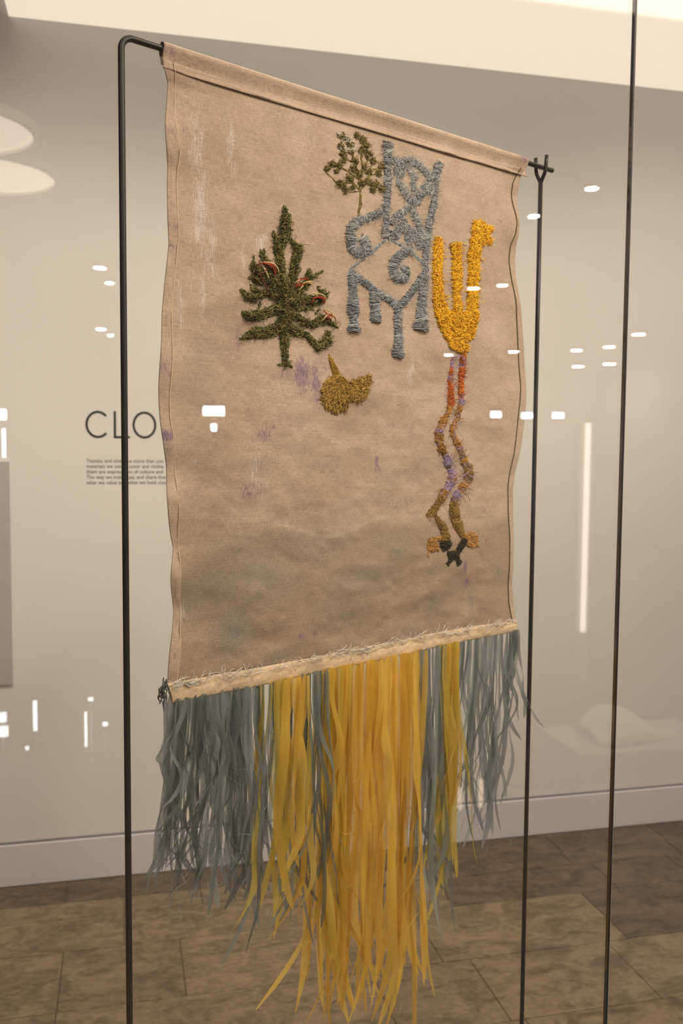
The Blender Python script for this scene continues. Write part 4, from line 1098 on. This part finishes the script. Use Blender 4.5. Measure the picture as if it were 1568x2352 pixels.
LED = []
def downlight(u, v, rad, warm, where):
    p = mirrored(u, v, z=CEIL_Z - 0.004); rad = rad * 1.05
    root = empty('ceiling_downlight', (p[0], p[1], CEIL_Z))
    V, Q = lathe([(rad * 1.35, 0.0), (rad * 1.35, -0.006), (rad * 1.02, -0.007), (rad * 1.0, -0.001)], p * [1, 1, 0] + [0, 0, CEIL_Z], 20)
    mesh_obj('trim_ring', V, Q, M['trim'], root, smooth=False)
    V, Q = lathe([(0.001, -0.004), (rad, -0.004), (rad, -0.001)], p * [1, 1, 0] + [0, 0, CEIL_Z], 20)
    mesh_obj('lens', V, Q, M['ledwarm'] if warm else M['led'], root, smooth=False)
    l = bpy.data.lights.new('downlight_lamp', 'AREA'); l.shape = 'DISK'; l.size = rad * 1.9; l.energy = DOWN_W; l.color = WARM
    lo = bpy.data.objects.new('downlight_lamp', l); col.objects.link(lo); lo.parent = root; lo.location = (0, 0, -0.0055)
    tag(root, 'mirrored ceiling downlight ' + where, 'downlight', 'mirrored ceiling downlights')
for u, v, r_, w_, wh in ((229, 615, 0.045, 0, 'left of the left post, topmost there'), (252, 650, 0.034, 1, 'left of the left post, second from top there'),
                     (232, 756, 0.055, 0, 'left of the left post, third from top there'), (254, 770, 0.04, 1, 'left of the left post, lowest there'),
                     (1360, 432, 0.032, 1, 'highest up between the right post and the joint'), (1227, 496, 0.032, 1, 'just left of the right post, below the fork'),
                     (1154, 655, 0.042, 1, 'on the linen right of the yellow prongs'), (1088, 662, 0.05, 0, 'on the rightmost yellow prong'), (1180, 808, 0.075, 0, 'on the right hem of the linen'),
                     (1324, 805, 0.075, 1, 'right of the right post, upper one of the left pair'), (1327, 842, 0.095, 0, 'right of the right post, lower one of the left pair'),
                     (1399, 797, 0.08, 1, 'left of the joint, upper one of the pair there'), (1400, 836, 0.10, 0, 'left of the joint, lower one of the pair there'),
                     (1467, 768, 0.075, 0, 'just right of the glass joint'), (1030, 815, 0.06, 1, 'above the bird legs, below the yellow body')):
    downlight(u, v, r_, w_, wh)

def drum(u, v, z, rad, label):
    p = mirrored(u, v, z=z)
    root = empty('drum_pendant', (p[0], p[1], z)); tag(root, label, 'lamp', 'drum pendants mirrored in the glass')
    c = (p[0], p[1], z)
    V, Q = lathe([(0.001, 0.012), (rad * 0.93, 0.012), (rad * 0.93, 0.03)], c, 48); mesh_obj('diffuser', V, Q, M['drum'], root, smooth=False)
    V, Q = lathe([(rad * 0.935, 0.02), (rad * 0.935, 0.0), (rad, 0.0), (rad, 0.035), (0.02, 0.045)], c, 48); mesh_obj('shade', V, Q, M['drumrim'], root, smooth=False)
    V, Q = tubes(np.array([[c[0], c[1], z + 0.04], [c[0], c[1], (z + CEIL_Z) / 2], [c[0], c[1], CEIL_Z]]), 0.006, 8, caps=True); mesh_obj('rod', V, Q, M['drumrim'], root)
drum(-112, 300, 2.62, 0.285, 'pale drum pendant lamp, upper one of the two mirrored at the left')
drum(-34, 406, 2.74, 0.315, 'pale drum pendant lamp, lower one of the two mirrored at the left')

# far gallery wall: small bright daylight panes
nw = 3
for (u0, v0, u1, v1) in ((466, 933, 515, 955), (484, 974, 497, 990), (1126, 945, 1150, 959), (1196, 948, 1222, 961), (1268, 948, 1294, 961), (-8, 940, 15, 964), (5, 985, 13, 1050)):
    a = mirrored(u0, v0, y=YF + 0.02); b = mirrored(u1, v1, y=YF + 0.02)
    x0, x1 = sorted((a[0], b[0])); z0_, z1_ = sorted((a[2], b[2]))
    fr = tag(boxes('window_%d' % nw, [(x0 - 0.04, x0, YF, YF + 0.04, z0_ - 0.04, z1_ + 0.04), (x1, x1 + 0.04, YF, YF + 0.04, z0_ - 0.04, z1_ + 0.04), (x0, x1, YF, YF + 0.04, z0_ - 0.04, z0_), (x0, x1, YF, YF + 0.04, z1_, z1_ + 0.04)], M['gwall']),
             'small bright far window mirrored in the glass', 'window', kind='structure')
    box('window_pane', (x0, x1, YF, YF + 0.02, z0_, z1_), M['day'], fr); nw += 1

# upright light line with its cross bar
a = mirrored(1351, 972, dist=6.0); b = mirrored(1342, 1455, dist=6.0)
yb_ = float((a[1] + b[1]) / 2); xb = float((a[0] + b[0]) / 2)
root = empty('light_line', (xb, yb_, 0)); tag(root, 'tall thin upright light line with a cross bar, mirrored right of the stand', 'lamp')
boxes('mast', [(xb - 0.05, xb + 0.05, yb_ - 0.10, yb_ - 0.02, 0, a[2])], M['gwall'], root)
box('light_tube', (xb - 0.013, xb + 0.013, yb_ - 0.02, yb_ + 0.006, b[2], a[2]), M['strip'], root)
box('cross_bar', (xb - 0.24, xb + 0.24, yb_ - 0.02, yb_ + 0.01, a[2], a[2] + 0.022), M['drumrim'], root)

# low glints of reflected light, built as added glowing slits
for u, v0, v1, wpx, wh in ((80, 1612, 1682, 9, 'tallest and brightest upright slit'), (197, 1638, 1718, 6, 'thin upright slit nearest the left post'), (4, 1640, 1662, 18, 'upper glow at the very left edge'), (6, 1672, 1696, 22, 'lower glow at the very left edge'),
                           (208, 1606, 1613, 12, 'small dot above the thin slit'), (241, 1663, 1671, 12, 'small dot right of the thin slit'), (61, 1719, 1726, 8, 'small dot below the tallest slit'),
                           (1110, 1795, 1862, 11, 'warm upright glow right of the fringe'), (1062, 1815, 1866, 9, 'warm upright glow behind the fringe')):
    dd = 3.55 if u > 1000 else 4.6
    a = mirrored(u, v0, dist=dd); b = mirrored(u, v1, dist=dd)
    hw = wpx / 2 / F * dd
    x_, y_ = float(b[0]), float(b[1]) - 0.02
    root = empty('floor_light', (x_, y_, 0)); tag(root, 'low floor light mirrored in the glass, ' + wh, 'lamp', 'low floor lights mirrored in the glass')
    box('stem', (x_ - 0.006, x_ + 0.006, y_ - 0.03, y_ - 0.01, 0, max(float(a[2]), 0.02)), M['trim'], root)
    box('light_slit', (x_ - hw, x_ + hw, y_ - 0.01, y_, max(float(b[2]), 0.005), max(float(a[2]), 0.012)), M['warmslit' if u > 1000 else 'daysoft'], root)

# added pale form on an added plinth, for a hand-like mirrored shape
pc = mirrored(1450, 1640, z=0.80)
plinth = empty('low_plinth', (pc[0], pc[1], 0)); tag(plinth, 'low grey plinth under a folded pale cloth', 'plinth')
box('plinth_body', (pc[0] - 0.22, pc[0] + 0.22, pc[1] - 0.13, pc[1] + 0.13, 0.03, 0.735), M['gwall'], plinth, 0.003)
box('plinth_foot', (pc[0] - 0.20, pc[0] + 0.20, pc[1] - 0.11, pc[1] + 0.11, 0, 0.03), M['gap'], plinth)
gx, gy = np.meshgrid(np.linspace(0, 1, 60), np.linspace(-1, 1, 34))
lob = 0.5 + 0.5 * np.cos(gy * 9.5) ** 2
hgt = (0.075 * np.exp(-((gx - 0.42) / 0.30) ** 2) + 0.035 * np.exp(-((gx - 0.12) / 0.14) ** 2) * lob + 0.03 * (1 - gx) * lob * np.exp(-((gx - 0.25) / 0.2) ** 2)) * (1 - gy ** 2) ** 0.6 + 0.003
wy = 0.10 * (1 - 0.72 * gx ** 1.5) * (0.75 + 0.25 * np.clip(gx * 4, 0, 1))
CV = np.stack([pc[0] - 0.14 + 0.29 * gx, pc[1] + gy * wy, 0.7365 + hgt * (1 - gx ** 3)], -1)
fc = mesh_obj('folded_cloth', CV, grid_q(34, 60), M['drumrim'])
fc.modifiers.new('thickness', 'SOLIDIFY').thickness = 0.0015
tag(fc, 'pale folded cloth, faintly mirrored low at the right of the stand', 'cloth')

# added glowing panel overhead, outside the mirrored view, as front fill
for (x0, x1, y0, y1, lab) in ((-0.7, 3.2, -0.85, 0.35, 'long lit panel in the gallery ceiling in front of the case'),):
    root = empty('ceiling_light_panel', ((x0 + x1) / 2, (y0 + y1) / 2, CEIL_Z)); tag(root, lab, 'light panel')
    for b in ((x0 - 0.03, x1 + 0.03, y0 - 0.03, y0), (x0 - 0.03, x1 + 0.03, y1, y1 + 0.03), (x0 - 0.03, x0, y0, y1), (x1, x1 + 0.03, y0, y1)):
        box('frame_bar', (*b, CEIL_Z - 0.02, CEIL_Z), M['trim'], root)
    box('diffuser', (x0, x1, y0, y1, CEIL_Z - 0.012, CEIL_Z - 0.001), M['gpanel'], root)

# ceiling spotlights aimed at the hanging and the wall
def spot(x, y, tx, ty, tz, watt, ang, label, blend=0.6, soft=0.06):
    z = CEIL_Z - 0.10
    root = empty('ceiling_spotlight', (x, y, CEIL_Z)); tag(root, label, 'spotlight')
    V, Q = tubes(np.array([[x, y, CEIL_Z], [x, y, CEIL_Z - 0.03], [x, y, z + 0.02]]), 0.008, 10, caps=True); mesh_obj('stem', V, Q, M['black'], root)
    d = norm(np.array([tx - x, ty - y, tz - z])); c = np.array([x, y, z])
    V, Q = tubes(np.array([c - d * 0.05, c, c + d * 0.045]), 0.035, 18, ref=(0.3, 0.9, 0.1), caps=False); mesh_obj('housing', V, Q, M['black'], root)
    l = bpy.data.lights.new('spot_lamp', 'SPOT'); l.energy = watt; l.color = WARM; l.spot_size = math.radians(ang); l.spot_blend = blend; l.shadow_soft_size = soft
    lo = bpy.data.objects.new('spot_lamp', l); col.objects.link(lo)
    lo.parent = root
    q = Vector(d).to_track_quat('-Z', 'Y')
    lo.rotation_mode = 'QUATERNION'; lo.rotation_quaternion = q
    lo.location = Vector(c + d * 0.05) - root.location
spot(1.25, 0.45, 0.45, 1.50, 1.85, SPOT_W, 50, 'black ceiling spotlight right of the case aimed at the hanging')
spot(0.45, 2.05, 0.10, 1.40, 1.70, RIM_W, 62, 'black ceiling spotlight high behind the hanging')
spot(-2.7, -1.6, 0.15, 1.42, 1.15, FILL_W * 0.25, 40, 'black gallery spotlight far left in front of the case', 0.8, 0.16)  # both far spots are added as front fill for hanging and fringe
spot(4.2, -1.0, 0.15, 1.42, 1.00, FILL_W * 1.75, 32, 'black gallery spotlight far right in front of the case', 0.8, 0.16)
for x_, lab in ((-1.7, 'leftmost of the four'), (-0.45, 'second from the left of the four'), (0.8, 'third from the left of the four'), (2.05, 'rightmost of the four')):
    spot(x_, 2.0, x_, WALL_Y, 1.16, WASH_W * (0.8 if x_ > 2 else 1.05), 116 if x_ < 0.5 else 112, lab + ' black spotlights washing the back wall', 1.0)
